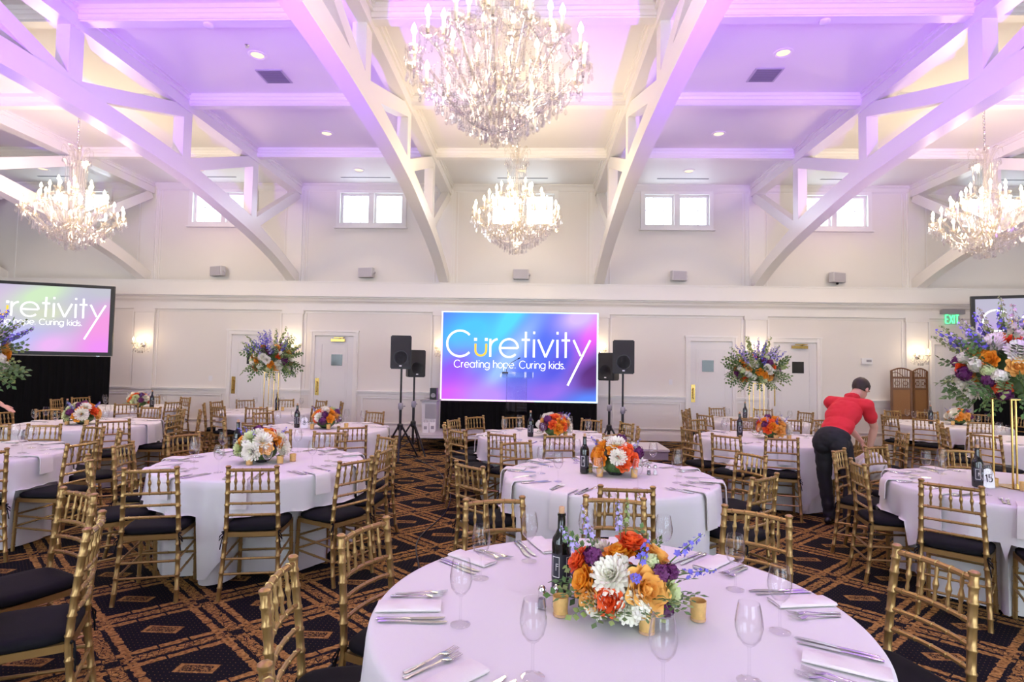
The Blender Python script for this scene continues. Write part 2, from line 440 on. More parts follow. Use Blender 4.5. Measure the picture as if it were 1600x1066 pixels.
# fascia ledge above the panelling, with bed mouldings below it and a ceiling mould
mb = MB(); mb.box((XL, D-.20, 3.24), (XR, D, LEDGE)); mb.box((XL, D-.215, LEDGE-.03), (XR, D, LEDGE)); mb.box((XL, D-.235, 3.20), (XR, D, 3.245))
struct('trim_1', mb.mesh('fascia', M['trim'], smooth=False))
prof = [(0, 0), (-.16, 0), (-.16, -.03), (-.12, -.045), (-.10, -.09), (-.05, -.12), (-.03, -.16), (0, -.16)]
struct('trim_2', MB().prism([(D+a, 3.20+b) for a, b in prof], 'x', XL, XR).mesh('bed_moulding', M['trim'], smooth=False))
mb = MB(); mb.box((XL, D-.035, 2.90), (XR, D, 3.06)); mb.box((XL, D-.055, 2.885), (XR, D, 2.93))
struct('trim_3', mb.mesh('frieze_rail', M['trim'], smooth=False))
mb = MB(); mb.prism([(D+a, ZC+b) for a, b in ((0, 0), (-.14, 0), (-.14, -.02), (-.09, -.06), (-.05, -.12), (-.02, -.15), (0, -.15))], 'x', XL, XR)
struct('trim_4', mb.mesh('ceiling_moulding', M['trim'], smooth=False))
# pilasters under each truss (lower wall) and slender ones above the ledge
def pil():
    mb = MB(); mb.box((-.235, -.05, 0), (.235, 0, 2.90)); mb.box((-.255, -.065, 0), (.255, 0, .2)); mb.box((-.26, -.07, 2.80), (.26, 0, 2.90))
    mb.box((-.245, -.075, .97), (.245, 0, 1.03))
    return mb.mesh('pilaster', M['trim'], smooth=False)
def pil_up():
    mb = MB(); mb.box((-.15, -.05, LEDGE), (.15, 0, ZC)); mb.box((-.19, -.025, LEDGE), (.19, 0, ZC)); mb.box((-.22, -.012, LEDGE), (.22, 0, ZC))
    return mb.mesh('pilaster', M['trim'], smooth=False)
n = 5
for tx in TRUSS_X[1:]:
    struct(f'trim_{n}', cached('pil', pil), loc=(tx, D, 0)); n += 1
    struct(f'trim_{n}', cached('pilup', pil_up), loc=(tx, D, 0)); n += 1
# doors: (left casing edge, right casing edge, push plate side, closer, small window)
DOORS = [(-7.23, -6.13, -1, False, True), (-5.23, -4.10, -1, True, True), (3.49, 4.65, -1, False, True), (5.36, 6.54, -1, True, True), (8.92, 10.1, 1, False, False)]
DZ = 2.30
# wainscot: chair rail, panel boxes and baseboard between the doors and pilasters
gaps = []
xs = XL
for a, b, *_ in DOORS: gaps.append((xs, a)); xs = b
gaps.append((xs, XR))
mb = MB(); mb2 = MB()
for a, b in gaps:
    mb.box((a, D-.045, .97), (b, D, 1.01)); mb.box((a, D-.06, 1.0), (b, D, 1.025)); mb.box((a, D-.02, .90), (b, D, .97))
    mb2.box((a, D-.03, 0), (b, D, .16)); mb2.box((a, D-.018, .16), (b, D, .19))
struct('trim_30', mb.mesh('chair_rail', M['trim'], smooth=False)); struct('baseboard_far', mb2.mesh('baseboard', M['trim'], smooth=False))
def frame_strip(w, h, t=.03, d=.022):
    mb = MB(); mb.box((0, -d, 0), (w, 0, t)); mb.box((0, -d, h-t), (w, 0, h)); mb.box((0, -d, t), (t, 0, h-t)); mb.box((w-t, -d, t), (w, 0, h-t))
    return mb.mesh('panel_frame', M['trim'], smooth=False)
cuts = sorted([(tx-.24, tx+.24) for tx in TRUSS_X] + [(a, b) for a, b, *_ in DOORS])
free = []; xs = XL
for a, b in cuts:
    if a-xs > .25: free.append((xs, a))
    xs = max(xs, b)
free.append((xs, XR))
for a, b in free:
    m_ = .10
    if b-a < .45: m_ = .05
    obj('panel_frame', frame_strip(b-a-2*m_, .62), wall_far, loc=(a+m_, D, .26))
for a, b in zip(TRUSS_X[:-1], TRUSS_X[1:]):     # tall recessed fields between the pilasters
    mb = MB(); w = b-a-.47-.10
    mb.box((0, -.016, 0), (.03, 0, 1.80)); mb.box((w-.03, -.016, 0), (w, 0, 1.80)); mb.box((.03, -.016, 1.77), (w-.03, 0, 1.80))
    obj('panel_frame', mb.mesh('panel_frame', M['trim'], smooth=False), wall_far, loc=(a+.285, D, 1.06))
    # upper field outline above the ledge
    mb = MB(); w = b-a-.52
    mb.box((0, -.012, 0), (.022, 0, 2.2)); mb.box((w-.022, -.012, 0), (w, 0, 2.2)); mb.box((.022, -.012, 2.178), (w-.022, 0, 2.2))
    obj('panel_frame', mb.mesh('panel_frame', M['trim'], smooth=False), wall_far, loc=(a+.26, D, LEDGE+.0))
def door_leaf(w):
    mb = MB(); mb.box((0, -.02, .01), (w, .0, DZ-.02))
    m_ = .14
    for z0, z1 in ((.24, DZ-.18),):
        mb.box((m_, -.03, z0), (m_+.025, -.02, z1)); mb.box((w-m_-.025, -.03, z0), (w-m_, -.02, z1)); mb.box((m_+.025, -.029, z1-.025), (w-m_-.025, -.02, z1)); mb.box((m_+.025, -.029, z0), (w-m_-.025, -.02, z0+.025))
        mb.box((m_+.05, -.026, z0+.05), (w-m_-.05, -.02, z1-.05))
    return mb.mesh('door_leaf', M['door'], smooth=False)
for i, (a, b, side, closer, win) in enumerate(DOORS):
    w = b-a; mb = MB(); t = .105
    mb.box((0, -.06, 0), (t, 0, DZ+t)); mb.box((w-t, -.06, 0), (w, 0, DZ+t)); mb.box((t, -.058, DZ), (w-t, 0, DZ+t)); mb.box((-.015, -.075, DZ+t-.02), (w+.015, 0, DZ+t+.02))
    mb.box((.02, -.072, 0), (.045, 0, DZ+t-.02)); mb.box((w-.045, -.072, 0), (w-.02, 0, DZ+t-.02))
    d_ = struct(f'door_{i+1}', mb.mesh('door_casing', M['trim'], smooth=False), loc=(a, D, 0))
    lf = obj('door_leaf', door_leaf(w-2*t), d_, loc=(t, 0, 0))
    lw = w-2*t
    if win:
        wx = lw*.57 if i != 2 else lw*.42
        mb = MB(); mb.box((wx-.13, -.034, 1.60), (wx+.13, -.022, 1.86))
        obj('door_window', mb.mesh('door_window', M['darkglass'], smooth=False), lf)
    px = .07 if side < 0 else lw-.07
    if i != 3:
        mb = MB(); mb.box((px-.045, -.026, .90), (px+.045, -.018, 1.30)); mb.tube([(px, -.02, .98), (px, -.07, 1.0), (px, -.07, 1.2), (px, -.02, 1.22)], .011, 6)
    else:
        mb = MB(); mb.box((.012, -.05, .85), (.035, -.02, 1.30))
    obj('push_plate', mb.mesh('push_plate', M['brass'], smooth=False), lf)
    if closer:
        mb = MB(); mb.box((lw*.42, -.085, DZ-.14), (lw*.78, -.03, DZ-.075)); mb.box((lw*.5, -.095, DZ-.06), (lw*.74, -.03, DZ-.035)); mb.tube([(lw*.6, -.06, DZ-.08), (lw*.78, -.07, DZ-.04)], .008, 6)
        obj('door_closer', mb.mesh('door_closer', M['brass'], smooth=False), lf)

# ------------------------------------------------------------------ ceiling purlins and timber arches
def crown(y0, y1, zb):
    """purlin cross-section in (y, z): beam with stepped crown moulds on both sides"""
    a, b = y0, y1
    return [(a, zb), (b, zb), (b, zb+.02), (b+.015, zb+.02), (b+.015, zb+.05), (b+.03, zb+.07), (b+.045, zb+.075), (b+.06, zb+.11), (b+.075, zb+.115), (b+.075, ZC),
            (a-.075, ZC), (a-.075, zb+.115), (a-.06, zb+.11), (a-.045, zb+.075), (a-.03, zb+.07), (a-.015, zb+.05), (a-.015, zb+.02), (a, zb+.02)]
bn = 1
spans = [(XL, TRUSS_X[0]-.1)] if TRUSS_X[0]-.1 > XL+.2 else []
for k in range(1, 7):
    yk = D - PUR*k
    if yk < REAR+.3: break
    edges = [XL] + [t for tx in TRUSS_X for t in (tx-.11, tx+.11)] + [XR]
    for a, b in zip(edges[0::2], edges[1::2]):
        if b-a < .3: continue
        # alternate names are all trim of the ceiling; one run of purlin for each bay
        struct(f'trim_{40+bn}', MB().prism(crown(yk-.02, yk+.12, ZC-.165), 'x', a, b).mesh('purlin', M['trim'], smooth=False)); bn += 1
# arched trusses; s = distance from the far wall
AR_LO = [(0.0, 3.44), (.19, 3.55), (1.0, 3.87), (2.12, 4.17), (3.0, 4.34), (4.22, 4.56), (5.6, 4.67), (6.7, 4.70), (7.29, 4.705)]
AR_UP = [(0.0, 3.74), (.21, 3.83), (1.0, 4.12), (1.93, 4.40), (2.5, 4.56), (3.98, 4.79), (4.36, 4.85), (5.49, 4.93), (6.5, 4.985), (7.29, 4.99)]
SPAN = D-REAR
def lerp_curve(c, s):
    s = min(s, SPAN-s)
    for (a, za), (b, zb) in zip(c[:-1], c[1:]):
        if s <= b: t = (s-a)/(b-a); return za+(zb-za)*t
    return c[-1][1]
def smooth_curve(c, s): return sum(lerp_curve(c, min(max(s+d, 0.0), SPAN)) for d in (-.35, -.2, 0, .2, .35))/5 if .4 < s < SPAN-.4 else lerp_curve(c, s)
def truss_meshes():
    out = {}
    ss = [0, .1, .2] + [i*SPAN/60 for i in range(1, 60)] + [SPAN-.2, SPAN-.1, SPAN]; ss = sorted(ss)
    poly = [(-s, smooth_curve(AR_LO, s)) for s in ss] + [(-s, smooth_curve(AR_UP, s)) for s in reversed(ss)]
    mb = MB()
    # build the arch as quads so that the long outline stays clean
    W = .105
    for s0, s1 in zip(ss[:-1], ss[1:]):
        a, b, c, d = smooth_curve(AR_LO, s0), smooth_curve(AR_LO, s1), smooth_curve(AR_UP, s1), smooth_curve(AR_UP, s0)
        for sx in (-W, W): mb.add([(sx, -s0, a), (sx, -s1, b), (sx, -s1, c), (sx, -s0, d)], [(0, 1, 2, 3)])
        mb.add([(-W, -s0, a), (W, -s0, a), (W, -s1, b), (-W, -s1, b)], [(0, 1, 2, 3)]); mb.add([(-W, -s0, d), (W, -s0, d), (W, -s1, c), (-W, -s1, c)], [(0, 1, 2, 3)])
    me = mb.mesh('arched_chord', M['truss'], smooth=False)
    bm = bmesh.new(); bm.from_mesh(me); bmesh.ops.remove_doubles(bm, verts=bm.verts, dist=1e-4); bmesh.ops.recalc_face_normals(bm, faces=bm.faces); bm.to_mesh(me); bm.free()
    out['arched_chord'] = me
    mb = MB(); mb.box((-.115, -SPAN, ZC-.25), (.115, 0, ZC)); mb.box((-.145, -SPAN, ZC-.09), (.145, 0, ZC)); mb.box((-.17, -SPAN, ZC-.03), (.17, 0, ZC))
    out['top_chord'] = mb.mesh('top_chord', M['truss'], smooth=False)
    return out
tm = truss_meshes()
def member(s0, z0, s1, z1, h, w=.085):
    """straight member of depth h between two points of the truss plane"""
    d = Vector((s1-s0, z1-z0)); L = d.length; d /= L; nrm = Vector((-d.y, d.x))*h/2
    p = [Vector((s0, z0))-nrm, Vector((s1, z1))-nrm, Vector((s1, z1))+nrm, Vector((s0, z0))+nrm]
    return MB().prism([(-q.x, q.y) for q in p], 'x', -w, w).mesh('web_member', M['truss'], smooth=False)
posts = [PUR*k for k in range(1, 7) if PUR*k < SPAN-.4]
mid = SPAN/2
webs = []
ztop = ZC-.24
for s in posts: webs.append(('post', member(s, lerp_curve(AR_UP, s)-.06, s, ztop, .21)))
nodes = [0.05] + posts + [SPAN-.05]
for a, b in zip(nodes[:-1], nodes[1:]):
    lo_b, lo_a = lerp_curve(AR_UP, b)-.05, lerp_curve(AR_UP, a)-.05
    if (a+b)/2 < mid-1.0: webs.append(('diagonal_brace', member(b-.12, lo_b+.02, a+.05, ztop-.02, .2)))
    else: webs.append(('diagonal_brace', member(a+.12, lo_a+.02, b-.05, ztop-.02, .2)))
for i, tx in enumerate(TRUSS_X):
    t = empty('roof_truss', (tx, D, 0))
    tag(t, ['white timber arch hidden beside the left side wall', 'white timber roof arch behind the left crystal chandelier', 'white timber roof arch between the two left speaker boxes',
            'white timber roof arch just left of the central chandeliers', 'white timber roof arch just right of the central chandeliers', 'white timber roof arch lit purple beside the right air vent',
            'white timber roof arch behind the right crystal chandelier', 'white timber arch beside the right side wall'][i], 'roof truss', 'white arched roof trusses', 'structure')
    for k_, me in tm.items(): obj(k_, me, t)
    for k_, me in webs: obj(k_, me, t)
# ceiling fixtures
def downlight():
    o = empty('recessed_downlight')
    obj('trim_ring', cached('dlring', lambda: MB().lathe([(.085, 0), (.125, 0), (.125, -.012), (.10, -.016), (.085, -.006)], 24, cap=False).mesh('trim_ring', M['trim'])), o)
    obj('lens', cached('dllens', lambda: MB().lathe([(.0001, -.003), (.086, -.003), (.086, -.001), (.0001, -.001)], 20).mesh('lens', M['downlight'])), o)
    return o
DL = []; DL_W = 62
for bay in range(-3, 4):
    for yy, row in ((7.48, 'row nearest the front'), (10.1, 'middle row'), (12.04, 'row along the clerestory windows'), (5.0, 'added unseen row above the middle tables'), (2.4, 'added unseen row above the front table')):  # rows above the tables are out of view, added for warm light on them
        if (bay == 0 and yy < 12 and yy > 3) or (abs(bay) == 3 and yy < 6): continue
        DL.append((CX+BAY*bay, yy, bay, row))
bayname = {-3: 'far left bay', -2: 'left bay', -1: 'left-centre bay', 0: 'central bay', 1: 'right-centre bay', 2: 'right bay', 3: 'far right bay'}
for x, y, bay, row in DL:
    if bay in (-2, 2) and y < 9: pass
    o = downlight(); o.location = (x, y, ZC)
    light('downlight_beam', 'SPOT', (x, y, ZC-.03), DL_W*(.45 if y > 11 else 1), (1.0, .80, .58), spot_size=math.radians(110), spot_blend=.7, shadow_soft_size=.09)
    tag(o, f'round recessed ceiling downlight, {bayname[bay]}, {row}', 'downlight', 'recessed ceiling downlights')
for bx, nm in ((-3.91, 'dark purple-lit'), (3.27, 'pale')):
    o = empty('ceiling_vent', (bx, 8.05, ZC)); tag(o, f'square perforated ceiling air vent looking {nm}, {"left" if bx < 0 else "right"}-centre bay', 'air vent', 'square ceiling vents')
    obj('frame', cached('ventframe', lambda: MB().box((-.20, -.19, -.012), (.20, .19, 0)).mesh('frame', M['vent'], smooth=False)), o)
    def vs():
        mb = MB(); mb.box((-.17, -.005, -.018), (.17, .005, -.010)); return mb.mesh('louvre', M['ventdark'], smooth=False)
    for k in range(14): obj('louvre', cached('louvre', vs), o, loc=(0, -.16+.0246*k, 0))
for bay in range(-3, 4):
    x = CX+BAY*bay
    o = obj('slot_diffuser', cached('slot', lambda: MB().box((-.57, -.02, -.006), (.57, .02, 0)).mesh('slot_diffuser', M['ventdark'], smooth=False)), loc=(x, 12.53, ZC))
    tag(o, f'thin black slot air diffuser in the {bayname[bay]} ceiling by the windows', 'air diffuser', 'slot diffusers')
for x, nm in ((-4.0, 'left'), (3.34, 'right')):
    o = obj('smoke_detector', cached('smoke', lambda: MB().lathe([(.06, 0), (.06, -.02), (.045, -.035), (.0001, -.04)], 18).mesh('smoke_detector', M['white'])), loc=(x, 6.52, ZC-.165))
    tag(o, f'white round smoke detector under the {nm}-centre ceiling beam', 'smoke detector', 'ceiling smoke detectors')
for x, y, nm in ((-3.9, 7.23, 'left'), (3.3, 11.3, 'right')):
    o = obj('sprinkler_head', cached('sprk', lambda: MB().lathe([(.03, 0), (.03, -.006), (.008, -.01), (.008, -.03), (.02, -.033), (.02, -.037), (.0001, -.037)], 10).mesh('sprinkler_head', M['chrome'])), loc=(x, y, ZC))
    tag(o, f'small metal fire sprinkler head in the {nm}-centre ceiling panel', 'sprinkler', 'ceiling sprinklers')
# ------------------------------------------------------------------ wall boxes, sconces, signs
def wall_speaker():
    mb = MB(); mb.box((-.18, -.21, -.115), (.18, -.07, .115)); me = mb.mesh('cabinet', M['lightgrey'], smooth=False)
    bm = bmesh.new(); bm.from_mesh(me); bmesh.ops.bevel(bm, geom=bm.edges[:], offset=.018, segments=2, affect='EDGES', profile=.7); bm.to_mesh(me); bm.free()
    return me
WS = [(-7.43, 'above the leftmost closed door'), (-3.90, 'above the left speaker stands'), (-.31, 'above the central LED screen'), (3.27, 'above the first door right of the stage'), (6.81, 'near the right doors with a tiny camera below')]
for i, (x, nm) in enumerate(WS):
    o = empty('wall_speaker', (x, D, 3.78)); o.rotation_euler = (0, 0, [.35, .2, 0, -.2, -.35][i]*-1)
    tag(o, f'light grey wall speaker box {nm}', 'speaker', 'wall speakers on the upper wall')
    obj('cabinet', cached('wspk', wall_speaker), o)
    obj('grille', cached('wspkg', lambda: MB().box((-.16, -.218, -.097), (.16, -.21, .097)).mesh('grille', M['vent'], smooth=False)), o)
    obj('bracket', cached('wspkb', lambda: MB().box((-.03, -.08, -.04), (.03, 0, .04)).tube([(.17, -.12, 0), (.215, -.12, 0)], .03, 8).mesh('bracket', M['lightgrey'], smooth=False)), o)
    if i == 4: obj('dome_camera', MB().ellipsoid((0, -.14, -.13), (.03, .03, .03)).mesh('dome_camera', M['black']), o)
def bead_strand(mb, a, b, n, r, sag=0.0):
    a, b = Vector(a), Vector(b)
    for i in range(n):
        t = (i+.5)/n; p = a.lerp(b, t); p.z -= sag*4*t*(1-t)
        mb.add([(p.x+r, p.y, p.z), (p.x, p.y+r, p.z), (p.x-r, p.y, p.z), (p.x, p.y-r, p.z), (p.x, p.y, p.z+r*1.1), (p.x, p.y, p.z-r*1.1)],
               [(0, 1, 4), (1, 2, 4), (2, 3, 4), (3, 0, 4), (1, 0, 5), (2, 1, 5), (3, 2, 5), (0, 3, 5)])
def drop(mb, p, h, r):
    """faceted pear-shaped pendant hanging from p"""
    x, y, z = p; n = 6; vs = [(x, y, z)]
    for rr, zz in ((r*.45, -h*.3), (r, -h*.68), (r*.7, -h*.88)):
        for k in range(n): a = 2*PI*k/n; vs.append((x+rr*math.cos(a), y+rr*math.sin(a), z+zz))
    vs.append((x, y, z-h)); fs = [(0, 1+k, 1+(k+1) % n) for k in range(n)]
    for j in range(2): fs += [(1+j*n+k, 1+(j+1)*n+k, 1+(j+1)*n+(k+1) % n, 1+j*n+(k+1) % n) for k in range(n)]
    fs += [(1+2*n+k, len(vs)-1, 1+2*n+(k+1) % n) for k in range(n)]
    mb.add(vs, fs)
def bulb_mesh(): return MB().lathe([(.0001, 0), (.011, .004), (.0175, .02), (.016, .036), (.008, .056), (.0001, .072)], 10).mesh('bulb', M['bulb'])
def candle_mesh(): return MB().lathe([(.013, 0), (.013, .12), (.0001, .12)], 8).mesh('candle', M['sleeve'])
def cup_mesh():
    mb = MB(); prof = []
    n = 16; rows = []
    for r, z in ((.012, -.02), (.03, -.012), (.055, .012), (.062, .03), (.058, .032), (.03, .0)):
        rows.append([(r*(1+.10*(k % 2))*math.cos(2*PI*k/n), r*(1+.10*(k % 2))*math.sin(2*PI*k/n), z) for k in range(n+1)])
    return mb.grid(rows).mesh('candle_cup', M['crystal_arm'], smooth=False)
def sconce(x, label):
    o = empty('wall_sconce', (x, D-.05, 2.02)); tag(o, label, 'wall sconce', 'crystal wall sconces on the pilasters')
    obj('back_plate', cached('scb', lambda: MB().lathe([(.0001, 0), (.07, 0), (.06, .02), (.0001, .03)], 14).mesh('back_plate', M['chrome'])), o, rot=(math.radians(90), 0, 0))
    for sx in (-.14, 0, .14):
        fy = -.15 if sx else -.21
        a = obj('arm', MB().tube([(0, -.02, 0), (sx*.4, fy*.5, -.07), (sx*.9, fy*.9, -.06), (sx, fy, 0)], .009, 6).mesh('arm', M['crystal_arm']), o)
        obj('candle_cup', cached('cup', cup_mesh), a, loc=(sx, fy, .01), scale=(.8, .8, .8)); obj('candle', cached('candle', candle_mesh), a, loc=(sx, fy, .02), scale=(.8, .8, .6))
        obj('bulb', cached('bulb', bulb_mesh), a, loc=(sx, fy, .09), scale=(1.2, 1.2, 1.2))
    def crys():
        mb = MB()
        for i in range(26):
            a = PI*(i/25.0)+PI; r = .14+.05*(i % 2); p = (r*math.cos(a), -.05+r*.9*math.sin(a)*.9, -.02-.03*(i % 3))
            bead_strand(mb, p, (p[0], p[1], p[2]-.05), 4, .008); drop(mb, (p[0], p[1], p[2]-.05), .055, .014)
        for i in range(8): drop(mb, (.05*math.cos(i), -.1+.04*math.sin(i), -.13), .08, .016)
        return mb.mesh('crystal_drops', M['crystal'], smooth=False)
    tag(obj('crystal_drops', cached('sccr', crys), o), kind='stuff')
    light('sconce_glow', 'POINT', (x, D-.28, 2.13), 4, (1.0, .74, .42), shadow_soft_size=.12)
for x, l in zip(TRUSS_X[1:], ['crystal wall sconce beside the left projection screen', 'crystal wall sconce behind the left tall flowers', 'crystal wall sconce at the left edge of the LED screen',
                               'crystal wall sconce at the right edge of the LED screen', 'crystal wall sconce behind the right tall flowers', 'crystal wall sconce above the wooden folding screen', '']):
    if l: sconce(x, l)

# ------------------------------------------------------------------ chandeliers
def chandelier(loc, label, full=True):
    o = empty('crystal_chandelier', loc); tag(o, label, 'chandelier', 'crystal chandeliers')
    # z is measured from the lowest crystal ball upward; ceiling at H
    H = ZC-loc[2]
    obj('ceiling_canopy', cached('chcan', lambda: MB().lathe([(.085, 0), (.08, -.02), (.03, -.05), (.012, -.07), (.0001, -.07)], 16).mesh('ceiling_canopy', M['chrome'])), o, loc=(0, 0, H))
    def chain():
        mb = MB(); z = H-.07; k = 0
        while z > 1.72:
            pts = [((.016*math.cos(t) if k % 2 else 0), (0 if k % 2 else .016*math.cos(t)), z-.025+.028*math.sin(t)) for t in [2*PI*i/8 for i in range(9)]]
            mb.tube(pts, .0045, 5, cap=False); z -= .044; k += 1
        return mb.mesh('chain', M['steel'])
    obj('chain', cached(('chain', round(H, 2)), chain), o)
    obj('stem', cached('chstem', lambda: MB().lathe([(.0001, .12), (.05, .16), (.09, .22), (.05, .30), (.03, .34), (.06, .42), (.075, .52), (.03, .60), (.022, .9), (.04, .95), (.04, 1.0), (.02, 1.05), (.018, 1.62), (.05, 1.64), (.02, 1.70), (.0001, 1.74)], 14).mesh('stem', M['crystal_arm'])), o)
    # glass crown with curled leaves at the top, and the bead tent below it
    def leaf():
        rows = []
        for i in range(7):
            t = i/6; r = .05+.13*math.sin(t*PI*.55)+(.03*t); z = 1.44+.26*math.sin(t*PI*.75)-.03*t; w = .032*math.sin(PI*(t*.85+.12))
            rows.append([(r, -w, z), (r+.008, 0, z+.004), (r, w, z)])
        return MB().grid(rows).mesh('crown_leaf', M['crystal_arm'])
    for k in range(9): obj('crown_leaf', cached('crleaf', leaf), o, rot=(0, 0, 2*PI*k/9))
    def tent():
        mb = MB()
        for k in range(28):
            a = 2*PI*k/28; bead_strand(mb, (.15*math.cos(a), .15*math.sin(a), 1.44), (.135*math.cos(a), .135*math.sin(a), .98), 26, .0088)
        for k in range(28):
            a = 2*PI*(k+.5)/28; bead_strand(mb, (.19*math.cos(a), .19*math.sin(a), 1.50), (.15*math.cos(a), .15*math.sin(a), 1.43), 5, .008); drop(mb, (.19*math.cos(a), .19*math.sin(a), 1.48), .06, .012)
        return mb.mesh('bead_tent', M['crystal'], smooth=False)
    tag(obj('bead_tent', cached('chtent', tent), o), kind='stuff')
    # arms: an outer ring, and a smaller raised ring
    def arm_mesh(R, z1, z0):
        pts = []
        for i in range(13):
            t = i/12; pts.append((.05+(R-.05)*t, 0, z0-.17*math.sin(PI*min(1, t*1.15))*(1-.25*t)+(z1-z0)*t**2.2))
        mb = MB(); mb.tube(pts, [.013-.003*i/12 for i in range(13)], 7)
        return mb.mesh('arm', M['crystal_arm'])
    rings = [(16, .66, .56, .42, 0.0), (10, .43, .78, .52, .31), (6, .24, .93, .60, .1)]
    for j, (n_, R, z1, z0, off) in enumerate(rings):
        am = cached(('charm', j), lambda: arm_mesh(R, z1, z0))
        for k in range(n_):
            dz = .0
            a = obj('arm', am, o, rot=(0, 0, 2*PI*(k+off)/n_))
            obj('candle_cup', cached('cup', cup_mesh), a, loc=(R, 0, z1+.02)); obj('candle', cached('candle', candle_mesh), a, loc=(R, 0, z1+.03)); obj('bulb', cached('bulb', bulb_mesh), a, loc=(R, 0, z1+.15), scale=(1.25, 1.25, 1.25))
            def hang():
                mb = MB()
                for q in range(7):
                    b = 2*PI*q/7; p = (R+.06*math.cos(b), .06*math.sin(b), z1+.04); bead_strand(mb, p, (p[0], p[1], p[2]-.05), 4, .007); drop(mb, (p[0], p[1], p[2]-.05), .065, .013)
                for t in (.45, .62, .8):
                    zz = z0-.17*math.sin(PI*min(1, t*1.15))*(1-.25*t)+(z1-z0)*t**2.2
                    bead_strand(mb, (.05+(R-.05)*t, 0, zz), (.05+(R-.05)*t, 0, zz-.07), 5, .007); drop(mb, (.05+(R-.05)*t, 0, zz-.07), .075, .015)
                return mb.mesh('pendants', M['crystal'], smooth=False)
            tag(obj('pendants', cached(('chhang', j), hang), a), kind='stuff')
    def swags():
        mb = MB(); rnd = random.Random(3)
        for j, (n_, R, z1, z0, off) in enumerate(rings[:2]):
            for k in range(n_):
                a0, a1 = 2*PI*(k+off)/n_, 2*PI*(k+1+off)/n_
                p0, p1 = (R*math.cos(a0), R*math.sin(a0), z1), (R*math.cos(a1), R*math.sin(a1), z1)
                bead_strand(mb, p0, p1, 18, .0085, .10)
                bead_strand(mb, p0, (.07*math.cos(a0), .07*math.sin(a0), z1+.36), 24, .008, .05)
                drop(mb, ((p0[0]+p1[0])/2, (p0[1]+p1[1])/2, z1-.10), .08, .016)
        # basket of strands and drops under the arms
        for ring, (r, z) in enumerate(((.50, .36), (.42, .30), (.34, .24), (.26, .18), (.18, .13), (.10, .09))):
            n_ = int(10+r*90)
            for k in range(n_):
                a = 2*PI*(k+.5*(ring % 2))/n_+rnd.uniform(-.04, .04); rr = r*rnd.uniform(.94, 1.05); zz = z+rnd.uniform(-.02, .03)
                bead_strand(mb, (rr*math.cos(a), rr*math.sin(a), zz+.10), (rr*math.cos(a), rr*math.sin(a), zz), 6, .008)
                drop(mb, (rr*math.cos(a), rr*math.sin(a), zz), rnd.uniform(.06, .10), .016)
        for k in range(40):
            a = 2*PI*k/40; bead_strand(mb, (.46*math.cos(a), .46*math.sin(a), .46), (.12*math.cos(a), .12*math.sin(a), .14), 26, .008, .06)
        return mb.mesh('crystal_garlands', M['crystal'], smooth=False)
    tag(obj('crystal_garlands', cached('chswag', swags), o), kind='stuff')
    obj('finial_ball', cached('chfin', lambda: MB().ellipsoid((0, 0, .05), (.05, .05, .05), 10, 7).mesh('finial_ball', M['crystal_arm'], smooth=False)), o)
    for k in range(6):      # the light of the candle bulbs, gathered in six places round the ring
        a_ = 2*PI*(k+.5)/6
        light('chandelier_glow', 'POINT', (loc[0]+.62*math.cos(a_), loc[1]+.62*math.sin(a_), loc[2]+.84), CH_W/6, (1.0, .76, .47), shadow_soft_size=.05)
CH_W = 48
chandelier((CX, 4.25, 3.36), 'large crystal chandelier nearest the front, cut by the picture top')
CH_W = 125
chandelier((CX, 8.75, 3.40), 'crystal chandelier hanging in front of the central LED screen')
chandelier((CX-2*BAY, 8.75, 3.40), 'crystal chandelier at the left above the projection screen')
chandelier((CX+2*BAY, 8.75, 3.40), 'crystal chandelier at the right above the wooden folding screen')

